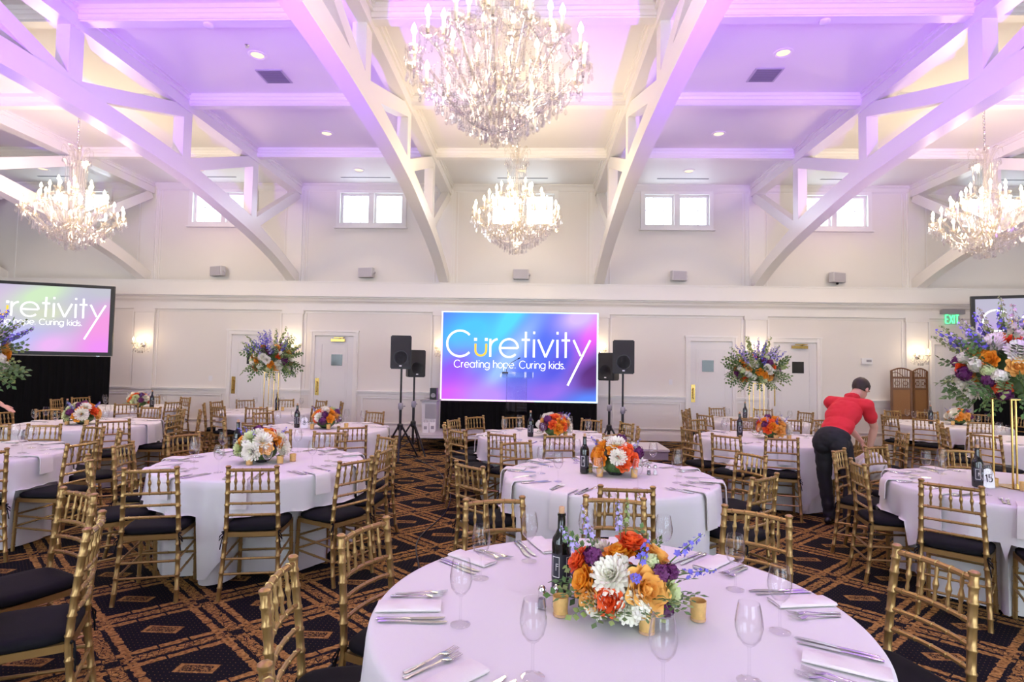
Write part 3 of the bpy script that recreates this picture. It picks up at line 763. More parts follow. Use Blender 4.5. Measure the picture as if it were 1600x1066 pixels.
# ------------------------------------------------------------------ stroke lettering
def arc(cx, cy, r, a0, a1, n=20, ry=None):
    ry = ry or r
    return [(cx+r*math.cos(math.radians(a0+(a1-a0)*i/n)), cy+ry*math.sin(math.radians(a0+(a1-a0)*i/n))) for i in range(n+1)]
G = {
 'C': (1.36, [arc(.72, .72, .72, 42, 318, 30)]), 'o': (1.0, [arc(.5, .5, .5, 0, 360, 32)]),
 'a': (1.0, [arc(.5, .5, .5, 0, 360, 32), [(1, 1), (1, 0)]]), 'd': (1.0, [arc(.5, .5, .5, 0, 360, 32), [(1, 1.5), (1, 0)]]),
 'g': (1.0, [arc(.5, .5, .5, 0, 360, 32), [(1, 1), (1, 0)] + arc(.5, .02, .5, 0, -150, 14, .45)]), 'p': (1.0, [arc(.5, .5, .5, 0, 360, 32), [(0, 1), (0, -.48)]]),
 'e': (1.0, [[(.02, .5), (.98, .5)], arc(.5, .5, .5, 0, 318, 28)]), 'r': (.46, [[(0, 0), (0, 1)], arc(.48, .52, .48, 180, 100, 8)]),
 't': (.46, [[(.23, 0), (.23, 1.42)], [(0, .97), (.46, .97)]]), 'i': (.06, [[(.03, 0), (.03, 1)], [(.03, 1.30), (.03, 1.44)]]),
 'v': (.84, [[(0, 1), (.42, .03)], [(.84, 1), (.42, .03)]]), 'u': (.78, [[(0, 1), (0, .39)] + arc(.39, .39, .39, 180, 360, 16) + [(.78, 1)]]),
 'n': (.78, [[(0, 0), (0, 1)], arc(.39, .6, .39, 180, 0, 14) + [(.78, 0)]]), 'h': (.78, [[(0, 0), (0, 1.5)], arc(.39, .6, .39, 180, 0, 14) + [(.78, 0)]]),
 'k': (.72, [[(0, 0), (0, 1.5)], [(.68, 1), (.03, .45)], [(.2, .58), (.72, 0)]]), 's': (.6, [arc(.3, .74, .27, 30, 265, 14, .25) + arc(.3, .25, .3, 90, -150, 14, .25)]),
 '.': (.1, [[(.05, 0), (.05, .12)]]), ' ': (.42, []), 'Y': (.9, [[(0, 1), (.40, .12)], [(.92, 1), (-.30, -1.52)]]),
 'E': (.7, [[(0, 0), (0, 1.4)], [(0, 0), (.7, 0)], [(0, .7), (.62, .7)], [(0, 1.4), (.7, 1.4)]]), 'X': (.9, [[(0, 0), (.9, 1.4)], [(0, 1.4), (.9, 0)]]),
 'I': (.1, [[(.05, 0), (.05, 1.4)]]), 'T': (.9, [[(.45, 0), (.45, 1.4)], [(0, 1.4), (.9, 1.4)]]),
 '1': (.3, [[(0, 1.15), (.28, 1.4), (.28, 0)]]), '5': (.7, [[(.62, 1.4), (.12, 1.4), (.06, .8)] + arc(.3, .45, .38, 125, -140, 16, .45)]), '8': (.7, [arc(.35, 1.05, .28, 0, 360, 20, .34), arc(.35, .36, .35, 0, 360, 20, .36)]),
}
def ribbon(mb, pts, w, y):
    """flat stroke of width w in the xz plane, 6 mm deep"""
    n = len(pts); L = []; R_ = []
    closed = math.hypot(pts[0][0]-pts[-1][0], pts[0][1]-pts[-1][1]) < 1e-6 and n > 4
    for i in range(n):
        if closed: a, b = pts[(i-1) % (n-1)], pts[(i+1) % (n-1)]
        else: a, b = pts[max(i-1, 0)], pts[min(i+1, n-1)]
        dx, dz = b[0]-a[0], b[1]-a[1]; l = math.hypot(dx, dz) or 1
        nx, nz = -dz/l*w/2, dx/l*w/2
        L.append((pts[i][0]+nx, y, pts[i][1]+nz)); R_.append((pts[i][0]-nx, y, pts[i][1]-nz))
    b0 = [(p[0], y+.006, p[2]) for p in L]; b1 = [(p[0], y+.006, p[2]) for p in R_]
    mb.grid([L, R_]); mb.grid([b0, L]); mb.grid([R_, b1])
def text_parts(parent, text, x, z, h, weight, mat, fit=None, gap=.22, y=0.0, special=None):
    """letters as parts; h = x-height; fit = total width"""
    adv = []; cur = 0
    for ch in text: adv.append(cur); cur += G[ch][0]+gap
    tot = cur-gap; sx = (fit/(tot*h)) if fit else 1.0
    for ch, a in zip(text, adv):
        if not G[ch][1]: continue
        mb = MB()
        for st in G[ch][1]: ribbon(mb, [(p[0]*h*sx, p[1]*h) for p in st], weight*h, 0)
        obj('letter', mb.mesh('letter', mat, smooth=False, fix=False), parent, loc=(x+a*h*sx, y, z))
    return adv, sx

# ------------------------------------------------------------------ screens
def screen_mat(name, base, blobs, strength, w, h):
    m = bpy.data.materials.new(name); m.use_nodes = True; nt = m.node_tree; nt.nodes.remove(nt.nodes['Principled BSDF'])
    N = nt.nodes.new; Lk = nt.links.new
    tc = N('ShaderNodeTexCoord'); prev = None
    col = N('ShaderNodeRGB'); col.outputs[0].default_value = (*base, 1); prev = col.outputs[0]
    for (bx, bz, ang, ra, rb, c) in blobs:
        mp = N('ShaderNodeMapping'); mp.vector_type = 'TEXTURE'
        mp.inputs['Location'].default_value = (bx*w, 0, bz*h); mp.inputs['Rotation'].default_value = (0, math.radians(-ang), 0); mp.inputs['Scale'].default_value = (ra*h, 100, rb*h)
        Lk(tc.outputs['Object'], mp.inputs[0])
        g = N('ShaderNodeTexGradient'); g.gradient_type = 'QUADRATIC_SPHERE'; Lk(mp.outputs[0], g.inputs[0])
        ml = N('ShaderNodeMath'); ml.operation = 'MULTIPLY'; ml.inputs[1].default_value = 1.6; ml.use_clamp = True; Lk(g.outputs['Fac'], ml.inputs[0])
        mx = N('ShaderNodeMix'); mx.data_type = 'RGBA'; Lk(ml.outputs[0], mx.inputs[0]); Lk(prev, mx.inputs[6]); mx.inputs[7].default_value = (*c, 1); prev = mx.outputs[2]
    e = N('ShaderNodeEmission'); e.inputs['Strength'].default_value = strength; Lk(prev, e.inputs[0])
    Lk(e.outputs[0], nt.nodes['Material Output'].inputs['Surface'])
    return m
LW, LH = 3.35, 1.91
M['led'] = screen_mat('led_picture', (.10, .16, .80), [(.18, .75, 30, .9, .55, (.08, .50, .95)), (.10, .30, 20, .8, .5, (.28, .10, .80)), (.45, .95, 55, 1.1, .28, (.10, .62, .98)), (.42, .45, 55, 1.3, .22, (.30, .48, 1.0)),
    (.08, .05, 0, .7, .35, (.62, .10, .85)), (.30, .05, 0, .6, .3, (.45, .25, .95)), (.98, .80, 60, .9, .38, (.80, .12, .85)), (.88, .95, 20, .5, .3, (.62, .45, .85)), (.98, .30, 35, .75, .45, (.10, .03, .18)), (.68, .12, 10, .6, .3, (.30, .15, .75)), (.75, .42, 50, .6, .25, (.10, .10, .70)), (.95, .02, 0, .5, .2, (.10, .22, .85))], 1.0, LW, LH)
M['glow_white'] = emit_mat('white_screen_letter', (1, 1, 1), 1.35); M['glow_yellow'] = emit_mat('yellow_screen_letter', (1.0, .55, .06), 1.2)
M['edge_pink'] = emit_mat('pink_screen_edge', (1.0, .62, 1.0), 1.5); M['edge_cyan'] = emit_mat('pale_blue_screen_edge', (.62, .9, 1.0), 1.5)
YL = 12.0
led = empty('led_wall', (CX-LW/2+.0, YL, .90)); tag(led, 'bright blue and purple LED video wall with white lettering on the stage', 'screen')
obj('display', MB().box((0, 0, 0), (LW, .02, LH)).mesh('display', M['led'], smooth=False), led)
obj('cabinet', MB().box((.02, .02, .02), (LW-.02, .12, LH-.02)).mesh('cabinet', M['black'], smooth=False), led)
for nm, lo, hi, mt in (('edge_strip', (0, -.008, 0), (LW*.6, 0, .032), 'edge_pink'), ('edge_strip', (LW*.6, -.008, 0), (LW, 0, .032), 'edge_cyan'), ('edge_strip', (0, -.008, LH-.022), (LW, 0, LH), 'edge_cyan'), ('edge_strip', (0, -.008, .032), (.03, 0, LH-.022), 'edge_pink'), ('edge_strip', (LW-.03, -.008, .032), (LW, 0, LH-.022), 'edge_cyan')):
    obj(nm, MB().box(lo, hi).mesh(nm, M[mt], smooth=False), led)
def logo(parent, x, z, width, mat, ymat):
    """the word with the smiling u and the long-tailed y"""
    seq = [('C', 1.36), ('ü', .66), ('r', .34), ('e', 1.0), ('t', .46), ('i', .06), ('v', .84), ('i', .06), ('t', .46), ('Y', .92)]
    gap = .20; tot = sum(w for _, w in seq)+gap*(len(seq)-1); h = width/tot; cur = 0
    for ch, w in seq:
        def put(strokes, mt, wt=.115):
            mb = MB()
            for st in strokes: ribbon(mb, [(p[0]*h, p[1]*h) for p in st], wt*h, 0)
            obj('letter', mb.mesh('letter', mt, smooth=False, fix=False), parent, loc=(x+cur*h, -.012, z))
        if ch == 'ü':
            put([[(.03, .88), (.03, 1.04)], [(.63, .88), (.63, 1.04)]], mat, .16)
            put([[(.03, .72), (.03, .36)] + arc(.33, .36, .30, 180, 360, 16) + [(.63, .72)]], ymat)
        else: put(G[ch][1], mat)
        cur += w+gap
    return h
logo(led, .13, .945, 3.05, M['glow_white'], M['glow_yellow'])
text_parts(led, 'Creating hope. Curing kids.', .29, .71, .108, .13, M['glow_white'], fit=2.36, y=-.012, gap=.24)
# side projection screens with black drapes below, turned towards the room
M['proj_l'] = screen_mat('projected_picture', (.52, .48, .66), [(.20, .70, 25, 1.1, .5, (.62, .50, .70)), (.52, .85, 25, .9, .35, (.60, .78, .52)), (.55, .55, 15, .7, .3, (.62, .66, .52)), (.30, .15, 10, .9, .45, (.48, .50, .92)), (.95, .35, 60, 1.1, .5, (.85, .32, .72)), (.98, .05, 0, .8, .4, (.82, .28, .86)), (.6, .1, 20, .5, .3, (.80, .45, .85)), (.95, .95, 0, .7, .3, (.52, .52, .60))], .9, 2.5, 1.36)
M['proj_r'] = screen_mat('projected_picture_right', (.50, .47, .62), [(.1, .8, 20, .9, .5, (.52, .50, .62)), (.05, .5, 0, .7, .5, (.55, .42, .72)), (.5, .6, 20, .9, .4, (.60, .66, .55))], .85, 2.5, 1.36)
def proj_screen(px, py, rz, mat, label, dlabel, mirror):
    o = empty('projection_screen', (px, py, 1.72), rz); tag(o, label, 'projection screen', 'side projection screens')
    W_, H_ = 2.62, 1.47
    mb = MB()
    for lo, hi in (((0, -.03, 0), (W_, .03, .075)), ((0, -.03, H_-.06), (W_, .03, H_)), ((0, -.03, .075), (.07, .03, H_-.06)), ((W_-.07, -.03, .075), (W_, .03, H_-.06))): mb.box(lo, hi)
    obj('frame', mb.mesh('frame', M['black'], smooth=False), o)
    c = obj('projected_image', MB().box((.0, 0, 0), (W_-.14, .01, H_-.135)).mesh('projected_image', mat, smooth=False), o, loc=(.07, -.01, .075))
    logo(c, .12, .70, 2.28, M['glow_white'], M['glow_yellow'])
    text_parts(c, 'Creating hope. Curing kids.', .24, .54, .080, .13, M['glow_white'], fit=1.76, y=-.012, gap=.24)
    for xx in (.25, W_-.25): obj('leg', MB().box((xx-.03, .0, -1.72), (xx+.03, .04, 0)).mesh('leg', M['steel'], smooth=False), o)
    # pleated drape
    rows = []
    for zz in (-1.715, -1.2, -.6, -.012):
        rows.append([(W_*i/120, -.065-.02*math.sin(i*1.05)-.01*math.sin(i*.37), zz) for i in range(121)])
    d = obj('black_drape', MB().grid(rows).mesh('black_drape', M['drape']), loc=(px, py, 1.72), rot=(0, 0, rz)); tag(d, dlabel, 'drape', 'black drapes under the screens')
ang = math.atan2(.70, 1.75)
ex, ey = -8.83, 11.5
proj_screen(ex-2.62*math.cos(ang), ey-2.62*math.sin(ang), ang, M['proj_l'], 'black-framed projection screen at the left with pink glowing logo', 'black pleated drape under the left projection screen', 1)
proj_screen(8.68, 11.5, -math.atan2(.62, 1.6), M['proj_r'], 'black-framed projection screen at the right behind the big flowers', 'black pleated drape under the right projection screen', -1)

# ------------------------------------------------------------------ stage, step, lectern, loudspeakers
st = empty('stage', (CX, 11.78, 0)); tag(st, 'low grey portable stage platform under the LED wall', 'stage')
obj('deck', MB().box((-2.02, -1.0, .24), (2.02, .95, .30)).mesh('deck', M['stage'], smooth=False), st)
obj('edge_band', MB().box((-2.03, -1.015, .255), (2.03, -1.0, .285)).mesh('edge_band', M['white'], smooth=False), st)
for lx in (-1.85, -.62, .62, 1.85):
    for ly in (-.85, .8): obj('leg', cached('stleg', lambda: MB().box((-.03, -.03, 0), (.03, .03, .24)).mesh('leg', M['steel'], smooth=False)), st, loc=(lx, ly, 0))
sk = obj('stage_skirt', MB().grid([[(CX-1.66+3.32*i/140, YL-.01-.018*math.sin(i*1.1), z) for i in range(141)] for z in (.302, .6, .895)]).mesh('stage_skirt', M['drape'])); tag(sk, 'black pleated skirt below the LED wall', 'drape')
s2 = empty('stage_step', (2.17, 10.85, 0)); tag(s2, 'small grey carpeted step box at the right end of the stage', 'step')
obj('tread', MB().box((-.32, -.5, .15), (.32, .5, .19)).mesh('tread', M['wall'], smooth=False), s2); obj('riser', MB().box((-.30, -.48, 0), (.30, .48, .15)).mesh('riser', M['stage'], smooth=False), s2)
# clear acrylic lectern with gooseneck microphone
le = empty('lectern', (CX-.02, 11.25, .30)); tag(le, 'clear acrylic lectern with a thin gooseneck microphone on the stage', 'lectern')
obj('column', MB().box((-.20, -.012, .02), (.20, .012, 1.12)).mesh('column', M['acrylic'], smooth=False), le)
for sx in (-.20, .20): obj('side_panel', MB().box((sx-.006, -.12, .02), (sx+.006, .12, 1.12)).mesh('side_panel', M['acrylic'], smooth=False), le)
obj('base', MB().box((-.27, -.2, 0), (.27, .2, .02)).mesh('base', M['acrylic'], smooth=False), le)
obj('reading_top', MB().add([(-.33, -.2, 1.12), (.33, -.2, 1.12), (.33, .18, 1.22), (-.33, .18, 1.22), (-.33, -.2, 1.14), (.33, -.2, 1.14), (.33, .18, 1.24), (-.33, .18, 1.24)], [(0, 3, 2, 1), (4, 5, 6, 7), (0, 1, 5, 4), (1, 2, 6, 5), (2, 3, 7, 6), (3, 0, 4, 7)]).mesh('reading_top', M['acrylic'], smooth=False), le)
mc = obj('microphone', MB().tube([(-.22, .1, 1.22), (-.20, .09, 1.32), (-.12, .05, 1.42), (.02, -.02, 1.50)], .006, 6).tube([(.02, -.02, 1.50), (.06, -.05, 1.52)], .013, 8).mesh('microphone', M['black']), le)
obj('microphone_base', MB().box((-.30, .05, 1.205), (-.18, .15, 1.235)).mesh('microphone_base', M['black'], smooth=False), le)
def loudspeaker(x, y, z0, w, h, d, rz, label, group='black loudspeakers on stands'):
    o = empty('loudspeaker', (x, y, z0), rz); tag(o, label, 'loudspeaker', group)
    me = MB().prism([(-w/2, -d/2), (w/2, -d/2), (w/2*.72, d/2), (-w/2*.72, d/2)], 'z', 0, h).mesh('cabinet', M['black'], smooth=False)
    bm = bmesh.new(); bm.from_mesh(me); bmesh.ops.bevel(bm, geom=bm.edges[:], offset=.015, segments=2, affect='EDGES'); bm.to_mesh(me); bm.free()
    obj('cabinet', me, o)
    obj('grille', MB().box((-w/2+.02, -d/2-.008, .03), (w/2-.02, -d/2, h-.02)).mesh('grille', M['grille'], smooth=False), o)
    mb = MB(); mb.lathe([(w*.36, 0), (w*.36, .004), (w*.33, .006), (w*.30, .002)], 24)
    obj('woofer_ring', mb.mesh('woofer_ring', M['black']), o, loc=(0, -d/2-.006, h*.34), rot=(math.radians(90), 0, 0))
    obj('badge', MB().box((-.02, -d/2-.012, .045), (.02, -d/2-.006, .065)).mesh('badge', M['white'], smooth=False), o)
def speaker_stand(x, y, h, rz, label):
    o = empty('speaker_stand', (x, y, 0), rz); tag(o, label, 'speaker stand', 'tripod speaker stands')
    obj('pole', MB().tube([(0, 0, .18), (0, 0, .95)], .024, 10).tube([(0, 0, .9), (0, 0, h)], .018, 10).mesh('pole', M['black']), o)
    obj('collar', MB().lathe([(.03, .86), (.045, .88), (.045, .96), (.03, .98)], 12).tube([(.03, 0, .92), (.08, 0, .92)], .012, 6).mesh('collar', M['grey']), o)
    obj('hub', MB().lathe([(.03, .50), (.05, .52), (.05, .60), (.03, .62)], 12).mesh('hub', M['black']), o)
    for k in range(3):
        a = 2*PI*k/3+.5; c, s = math.cos(a), math.sin(a)
        l = obj('leg', MB().tube([(.04*c, .04*s, .56), (.20*c, .20*s, .30), (.36*c, .36*s, .012)], .017, 6).mesh('leg', M['black']), o)
        obj('brace', MB().tube([(.02*c, .02*s, .2), (.20*c, .20*s, .30)], .009, 6).mesh('brace', M['black']), l); obj('rubber_foot', MB().ellipsoid((.36*c, .36*s, .014), (.022, .022, .014), 8, 6).mesh('rubber_foot', M['black']), l)
speaker_stand(-2.30, 9.80, 1.57, .2, 'black tripod speaker stand in front, left of the LED wall')
loudspeaker(-2.30, 9.80, 1.57, .36, .58, .34, .12, 'large black loudspeaker on the front stand left of the LED wall')
speaker_stand(-2.19, 10.36, 1.42, .9, 'black tripod speaker stand behind, left of the LED wall')
loudspeaker(-2.19, 10.36, 1.42, .33, .50, .32, .5, 'smaller black loudspeaker turned sideways behind the left front one')
speaker_stand(1.56, 9.85, 1.55, .5, 'black tripod speaker stand in front, right of the LED wall')
loudspeaker(1.56, 9.85, 1.55, .37, .58, .34, -.1, 'large black loudspeaker on the front stand right of the LED wall')
speaker_stand(1.40, 10.37, 1.42, 1.1, 'black tripod speaker stand behind, right of the LED wall')
loudspeaker(1.40, 10.37, 1.42, .33, .50, .32, -.6, 'smaller black loudspeaker turned sideways behind the right front one')
# things at the left end of the stage
o = empty('equipment_cart', (-2.12, 11.75, .30)); tag(o, 'small white equipment cabinet at the left end of the stage', 'cabinet')
obj('body', MB().box((-.15, -.2, 0), (.15, .2, .60)).mesh('body', M['lightgrey'], smooth=False), o); obj('top', MB().box((-.18, -.23, .60), (.18, .23, .63)).mesh('top', M['grey'], smooth=False), o)
obj('front_panel', MB().box((-.08, -.21, .25), (.145, -.2, .55)).mesh('front_panel', M['grey'], smooth=False), o)
o = empty('monitor_speaker', (-2.06, 11.75, .93)); tag(o, 'small black monitor speaker on the white equipment cabinet', 'speaker')
obj('cabinet', MB().box((-.07, -.1, 0), (.07, .1, .24)).mesh('cabinet', M['black'], smooth=False), o); obj('cone', MB().lathe([(.05, 0), (.045, .012), (.01, .004), (.0001, .004)], 14).mesh('cone', M['grey']), o, loc=(0, -.1, .09), rot=(math.radians(90), 0, 0))
for i, (x, y) in enumerate(((-2.12, 11.22), (-2.0, 11.3))):
    o = empty('gift_bag', (x, y, .30), .2*i); tag(o, ['white paper bag on the stage corner, the nearer of two', 'white paper bag on the stage corner, the one behind'][i], 'paper bag', 'paper bags on the stage')
    obj('bag', MB().box((-.055, -.03, 0), (.055, .03, .20)).mesh('bag', M['paper'], smooth=False), o)
    obj('handle', MB().tube([(-.03, 0, .20), (-.025, 0, .25), (.025, 0, .25), (.03, 0, .20)], .004, 5).mesh('handle', M['grey']), o); obj('print', MB().box((-.03, -.034, .07), (.03, -.03, .13)).mesh('print', M['grey'], smooth=False), o)
# black audio cables
def cable(pts, label, r=.006):
    c = []
    P_ = [Vector(p) for p in pts]
    for i in range(len(P_)-1):
        p0, p1, p2, p3 = P_[max(i-1, 0)], P_[i], P_[i+1], P_[min(i+2, len(P_)-1)]
        for k in range(8):
            t = k/8; c.append(.5*((2*p1)+(p2-p0)*t+(2*p0-5*p1+4*p2-p3)*t*t+(3*p1-p0-3*p2+p3)*t**3))
    c.append(P_[-1]); o = obj('audio_cable', MB().tube(c, r, 6).mesh('audio_cable', M['black'])); tag(o, label, 'cable', 'black audio cables')
cable([(-2.3, 10.3, .008), (-1.55, 9.0, .008), (-1.1, 7.6, .008), (-.95, 6.4, .008), (-1.05, 5.3, .008), (-.85, 4.3, .008), (-1.0, 3.4, .008), (-1.2, 2.6, .008)], 'black audio cable running along the aisle left of the middle table')
cable([(1.85, 12.4, .008), (2.6, 12.5, .008), (3.2, 12.6, .008)], 'black audio cable lying along the wall right of the stage', .012)

# ------------------------------------------------------------------ signs and small wall things
o = empty('exit_sign', (9.42, D, 2.92)); tag(o, 'grey wall fixture with green glowing EXIT letters', 'exit sign')
obj('housing', MB().box((-.25, -.12, .07), (.25, 0, .17)).mesh('housing', M['grey'], smooth=False), o)
pl = obj('sign_plate', MB().box((-.17, -.065, -.17), (.17, -.055, .07)).mesh('sign_plate', M['acrylic'], smooth=False), o)
text_parts(pl, 'EXIT', -.145, -.14, .135, .17, M['exit_green'], fit=.29, y=-.075, gap=.28)
o = empty('thermostat', (7.55, D, 1.90)); tag(o, 'white wall thermostat left of the rightmost sconce', 'thermostat')
obj('case', MB().box((-.12, -.05, -.07), (.12, 0, .07)).mesh('case', M['white'], smooth=False), o); obj('dial', MB().box((-.02, -.056, -.02), (.09, -.05, .03)).mesh('dial', M['grey'], smooth=False), o)
for x, z, nm in ((-7.62, 1.25, 'left of the leftmost door'), (3.16, 1.35, 'left of the door right of the stage')):
    o = empty('light_switch', (x, D, z)); tag(o, f'white light switch plate {nm}', 'light switch', 'wall switches')
    obj('plate', cached('swp', lambda: MB().box((-.04, -.008, -.06), (.04, 0, .06)).mesh('plate', M['white'], smooth=False)), o); obj('toggle', cached('swt', lambda: MB().box((-.012, -.016, -.02), (.012, -.008, .02)).mesh('toggle', M['white'], smooth=False)), o)
# wooden folding screen by the right doors
fs = empty('folding_screen', (8.28, 12.72, 0)); tag(fs, 'brown wooden folding screen with carved lattice top against the wall', 'folding screen')
def leaf_panel(w=.42, h=1.74):
    parts = {}
    mb = MB()
    for x0 in (0, w-.045): mb.box((x0, -.015, 0), (x0+.045, .015, h-.06))
    for z in (.06, .70, 1.28, 1.52): mb.box((.045, -.012, z), (w-.045, .012, z+.045))
    pts = [(w*t, 0, h-.06+.07*math.sin(PI*t)) for t in [i/10 for i in range(11)]]; mb.tube(pts, .016, 6)
    parts['frame'] = mb.mesh('frame', M['wood'], smooth=False)
    mb = MB()
    for z0, z1 in ((.105, .70), (.745, 1.28)): mb.box((.045, -.005, z0), (w-.045, .005, z1))
    parts['cane_panel'] = mb.mesh('cane_panel', M['cane'], smooth=False)
    mb = MB()
    for i in range(1, 7): x = .045+(w-.09)*i/7; mb.box((x-.005, -.006, 1.565), (x+.005, .006, h-.04+.05*math.sin(PI*i/7)))
    for cx in (.13, w-.13): mb.tube([(cx+.05*math.cos(t), 0, 1.42+.05*math.sin(t)) for t in [2*PI*i/12 for i in range(13)]], .007, 5, cap=False)
    for i in range(9): x = .06+(w-.12)*i/8; mb.box((x-.004, -.005, 1.325), (x+.004, .005, 1.52))
    mb.tube([(w*t, 0, 1.60+.06*math.sin(PI*t*2)) for t in [i/12 for i in range(1, 12)]], .008, 5)
    parts['carved_lattice'] = mb.mesh('carved_lattice', M['wood'], smooth=False)
    return parts
lp = leaf_panel()
for x, y, rz in ((-.42, 0.0, -.22), (.0, -.092, .30), ):
    f = obj('frame', lp['frame'], fs, loc=(x, y, 0), rot=(0, 0, rz)); obj('cane_panel', lp['cane_panel'], f); obj('carved_lattice', lp['carved_lattice'], f)
# ------------------------------------------------------------------ tables and chairs: places
TB = {'T': (0.30, 2.11), 'B': (0.64, 4.72), 'A': (-2.38, 4.95), 'C': (-2.85, 7.6), 'H': (0.18, 7.25), 'D': (-6.1, 7.55), 'D2': (-7.5, 10.3), 'E': (-4.75, 10.1), 'F': (-5.26, 4.95),
      'R1': (3.05, 7.5), 'R2': (3.9, 10.0), 'P': (3.77, 4.58), 'Q': (7.2, 10.15), 'S': (6.8, 7.65), 'G': (-3.08, 1.92)}
TNAME = {'T': 'the front table', 'B': 'the table behind the front one', 'A': 'the second-row table left of the aisle', 'C': 'table number eight', 'H': 'the table before the stage', 'D': 'the third-row table by the left drape',
         'D2': 'the table under the left screen', 'E': 'the table by the left doors', 'F': 'the left-edge second-row table', 'R1': 'the table beside the bending person',
         'R2': 'the table by the right doors', 'P': 'table number fifteen', 'Q': 'the table by the folding screen', 'S': 'the right-edge third-row table', 'G': 'the table beyond the lower left corner'}
CH = [('A',-2.0,4.15,11),('A',-1.55,4.44,60),('A',-1.51,4.92,86),('A',-1.62,5.52,-222),('A',-2.66,4.01,16),('A',-3.29,5.49,-114),('A',-3.13,4.28,-48),('A',-3.33,4.86,-79),('A',-2.71,5.83,-160),('C',-3.22,6.81,-25),('A',-2.13,5.8,-169),('C',-2.23,6.79,31),('C',-2.52,8.48,-200),('E',-3.89,9.73,67),('C',-3.77,8.11,-119),('E',-3.83,10.52,-245),('E',-4.28,10.8,-214),('E',-4.93,10.98,-168),('E',-4.54,9.27,14),('E',-5.43,10.69,-131),('E',-5.47,9.69,-61),('E',-5.6,10.2,-97),('E',-5.08,9.33,-23),('C',-3.69,7.14,-61),('F',-4.9,5.85,-199),('D',-5.24,6.91,36),('F',-4.47,5.6,-230),('F',-4.21,4.9,87),('F',-4.53,4.42,60),('F',-5.4,5.91,-168),('F',-5.84,5.8,-154),('D',-6.85,7.92,-114),('D2',-8.51,10.11,-79),('D2',-8.57,10.62,-107),('D2',-7.57,9.37,-4),('D',-7.0,7.47,-87),('D2',-6.99,9.52,33),('D',-6.03,8.48,-184),('D2',-7.81,11.18,-161),('D2',-6.68,10.03,72),('D2',-7.14,11.01,-207),('D',-5.54,8.32,-222),('D',-5.13,8.11,-237),('D',-5.17,7.62,-264),('R2',3.64,10.9,-164),('R2',4.32,10.83,-207),('R2',4.72,10.33,-248),('R2',3.08,10.48,-117),('R2',2.89,10.05,-96),('R2',3.02,9.49,-60),('R1',2.57,8.31,-149),('R1',2.17,7.2,-65),('R1',2.35,6.68,-42),('R1',2.82,6.6,-15),('R1',3.14,8.43,-186),('R2',3.49,9.19,-18),('R2',3.93,9.02,2),('R2',4.38,9.16,21),('B',1.73,5.0,-244),('B',1.48,4.21,39),('T',1.03,2.84,-218),('T',-0.13,2.93,-162),('B',0.6,3.79,-2),('T',0.44,3.02,-188),('T',-0.53,2.47,-111),('T',-0.64,2.0,-82),('T',1.37,2.27,-255),('P',2.96,4.09,-42),('P',2.9,4.72,-102),('P',3.05,5.28,-134),('P',3.53,5.58,-154),('R1',3.72,6.94,38),('R1',3.95,8.02,120),('R1',4.33,7.2,78),('P',4.14,5.45,-187),('Q',6.5,9.52,-49),('S',6.15,8.4,-138),('S',5.91,7.97,-111),('Q',6.98,9.24,-14),('S',5.76,7.24,-68),('Q',8.08,10.65,-240),('Q',8.31,10.18,-269),('Q',7.52,10.96,-200),('Q',6.34,9.98,-78),('Q',7.05,11.08,-172),('H',-0.67,8.03,-135),('H',-0.18,8.08,-155),('H',0.3,8.2,-184),('H',0.7,7.91,-218),('H',-0.85,7.59,-110),('H',-0.86,7.07,-80),('H',-0.68,6.6,-51),('H',-0.24,6.42,-24),('B',-0.04,5.35,-150),('H',0.26,6.43,10),('H',0.76,6.61,42),('B',0.86,5.58,-170),('H',1.08,7.1,81),('H',1.06,7.6,-248),('B',-0.3,4.39,-45),('G',-2.61,2.86,-205),('G',-2.19,2.42,-241),('T',-0.36,1.43,-44),('P',3.36,3.75,-27)]
HOURS = ['twelve', 'one', 'two', 'three', 'four', 'five', 'six', 'seven', 'eight', 'nine', 'ten', 'eleven']
def hour_f(t, x, y):
    """clock position round a table as seen from the viewpoint (six o'clock is nearest the viewer)"""
    cx, cy = TB[t]; d = Vector((cx, cy)).normalized(); r = Vector((d.y, -d.x)); v = Vector((x-cx, y-cy))
    return (math.degrees(math.atan2(v.dot(r), v.dot(d))) % 360)/30
def hour_map(t, pts):
    """distinct clock hours for points round a table"""
    hs = sorted((hour_f(t, *p), i) for i, p in enumerate(pts)); out = {}; used = set()
    for h, i in hs:
        c = int(round(h)) % 12
        for d in (0, 1, -1, 2, -2, 3, -3, 4, -4, 5, -5, 6):
            if (c+d) % 12 not in used: c = (c+d) % 12; break
        used.add(c); out[i] = c
    return out

# ------------------------------------------------------------------ gold bamboo-style chair
def nodes_r(L, r, ring, at):
    """radii along 0..1 with small rings at the given places"""
    ts = {0.0, 1.0}
    for a in at:
        for d in (-.009, -.0035, .0035, .009): ts.add(min(1, max(0, a+d)))
    ts = sorted(ts)
    return ts, [ring if any(abs(t-a) < .005 for a in at) else r for t in ts]
def bamboo(mb, path, r, ring, at, n=8):
    """tube along a polyline with bamboo rings"""
    P_ = [Vector(p) for p in path]; seg = [0]
    for a, b in zip(P_[:-1], P_[1:]): seg.append(seg[-1]+(b-a).length)
    tot = seg[-1]; ts, rs = nodes_r(tot, r, ring, at)
    ts = sorted(set(ts) | {s/tot for s in seg}); pts = []; rad = []
    for t in ts:
        s = t*tot
        for i in range(len(seg)-1):
            if s <= seg[i+1]+1e-9: u = (s-seg[i])/max(1e-9, seg[i+1]-seg[i]); pts.append(P_[i].lerp(P_[i+1], u)); break
        rad.append(ring if any(abs(t-a) < .005 for a in at) else r)
    mb.tube(pts, rad, n)
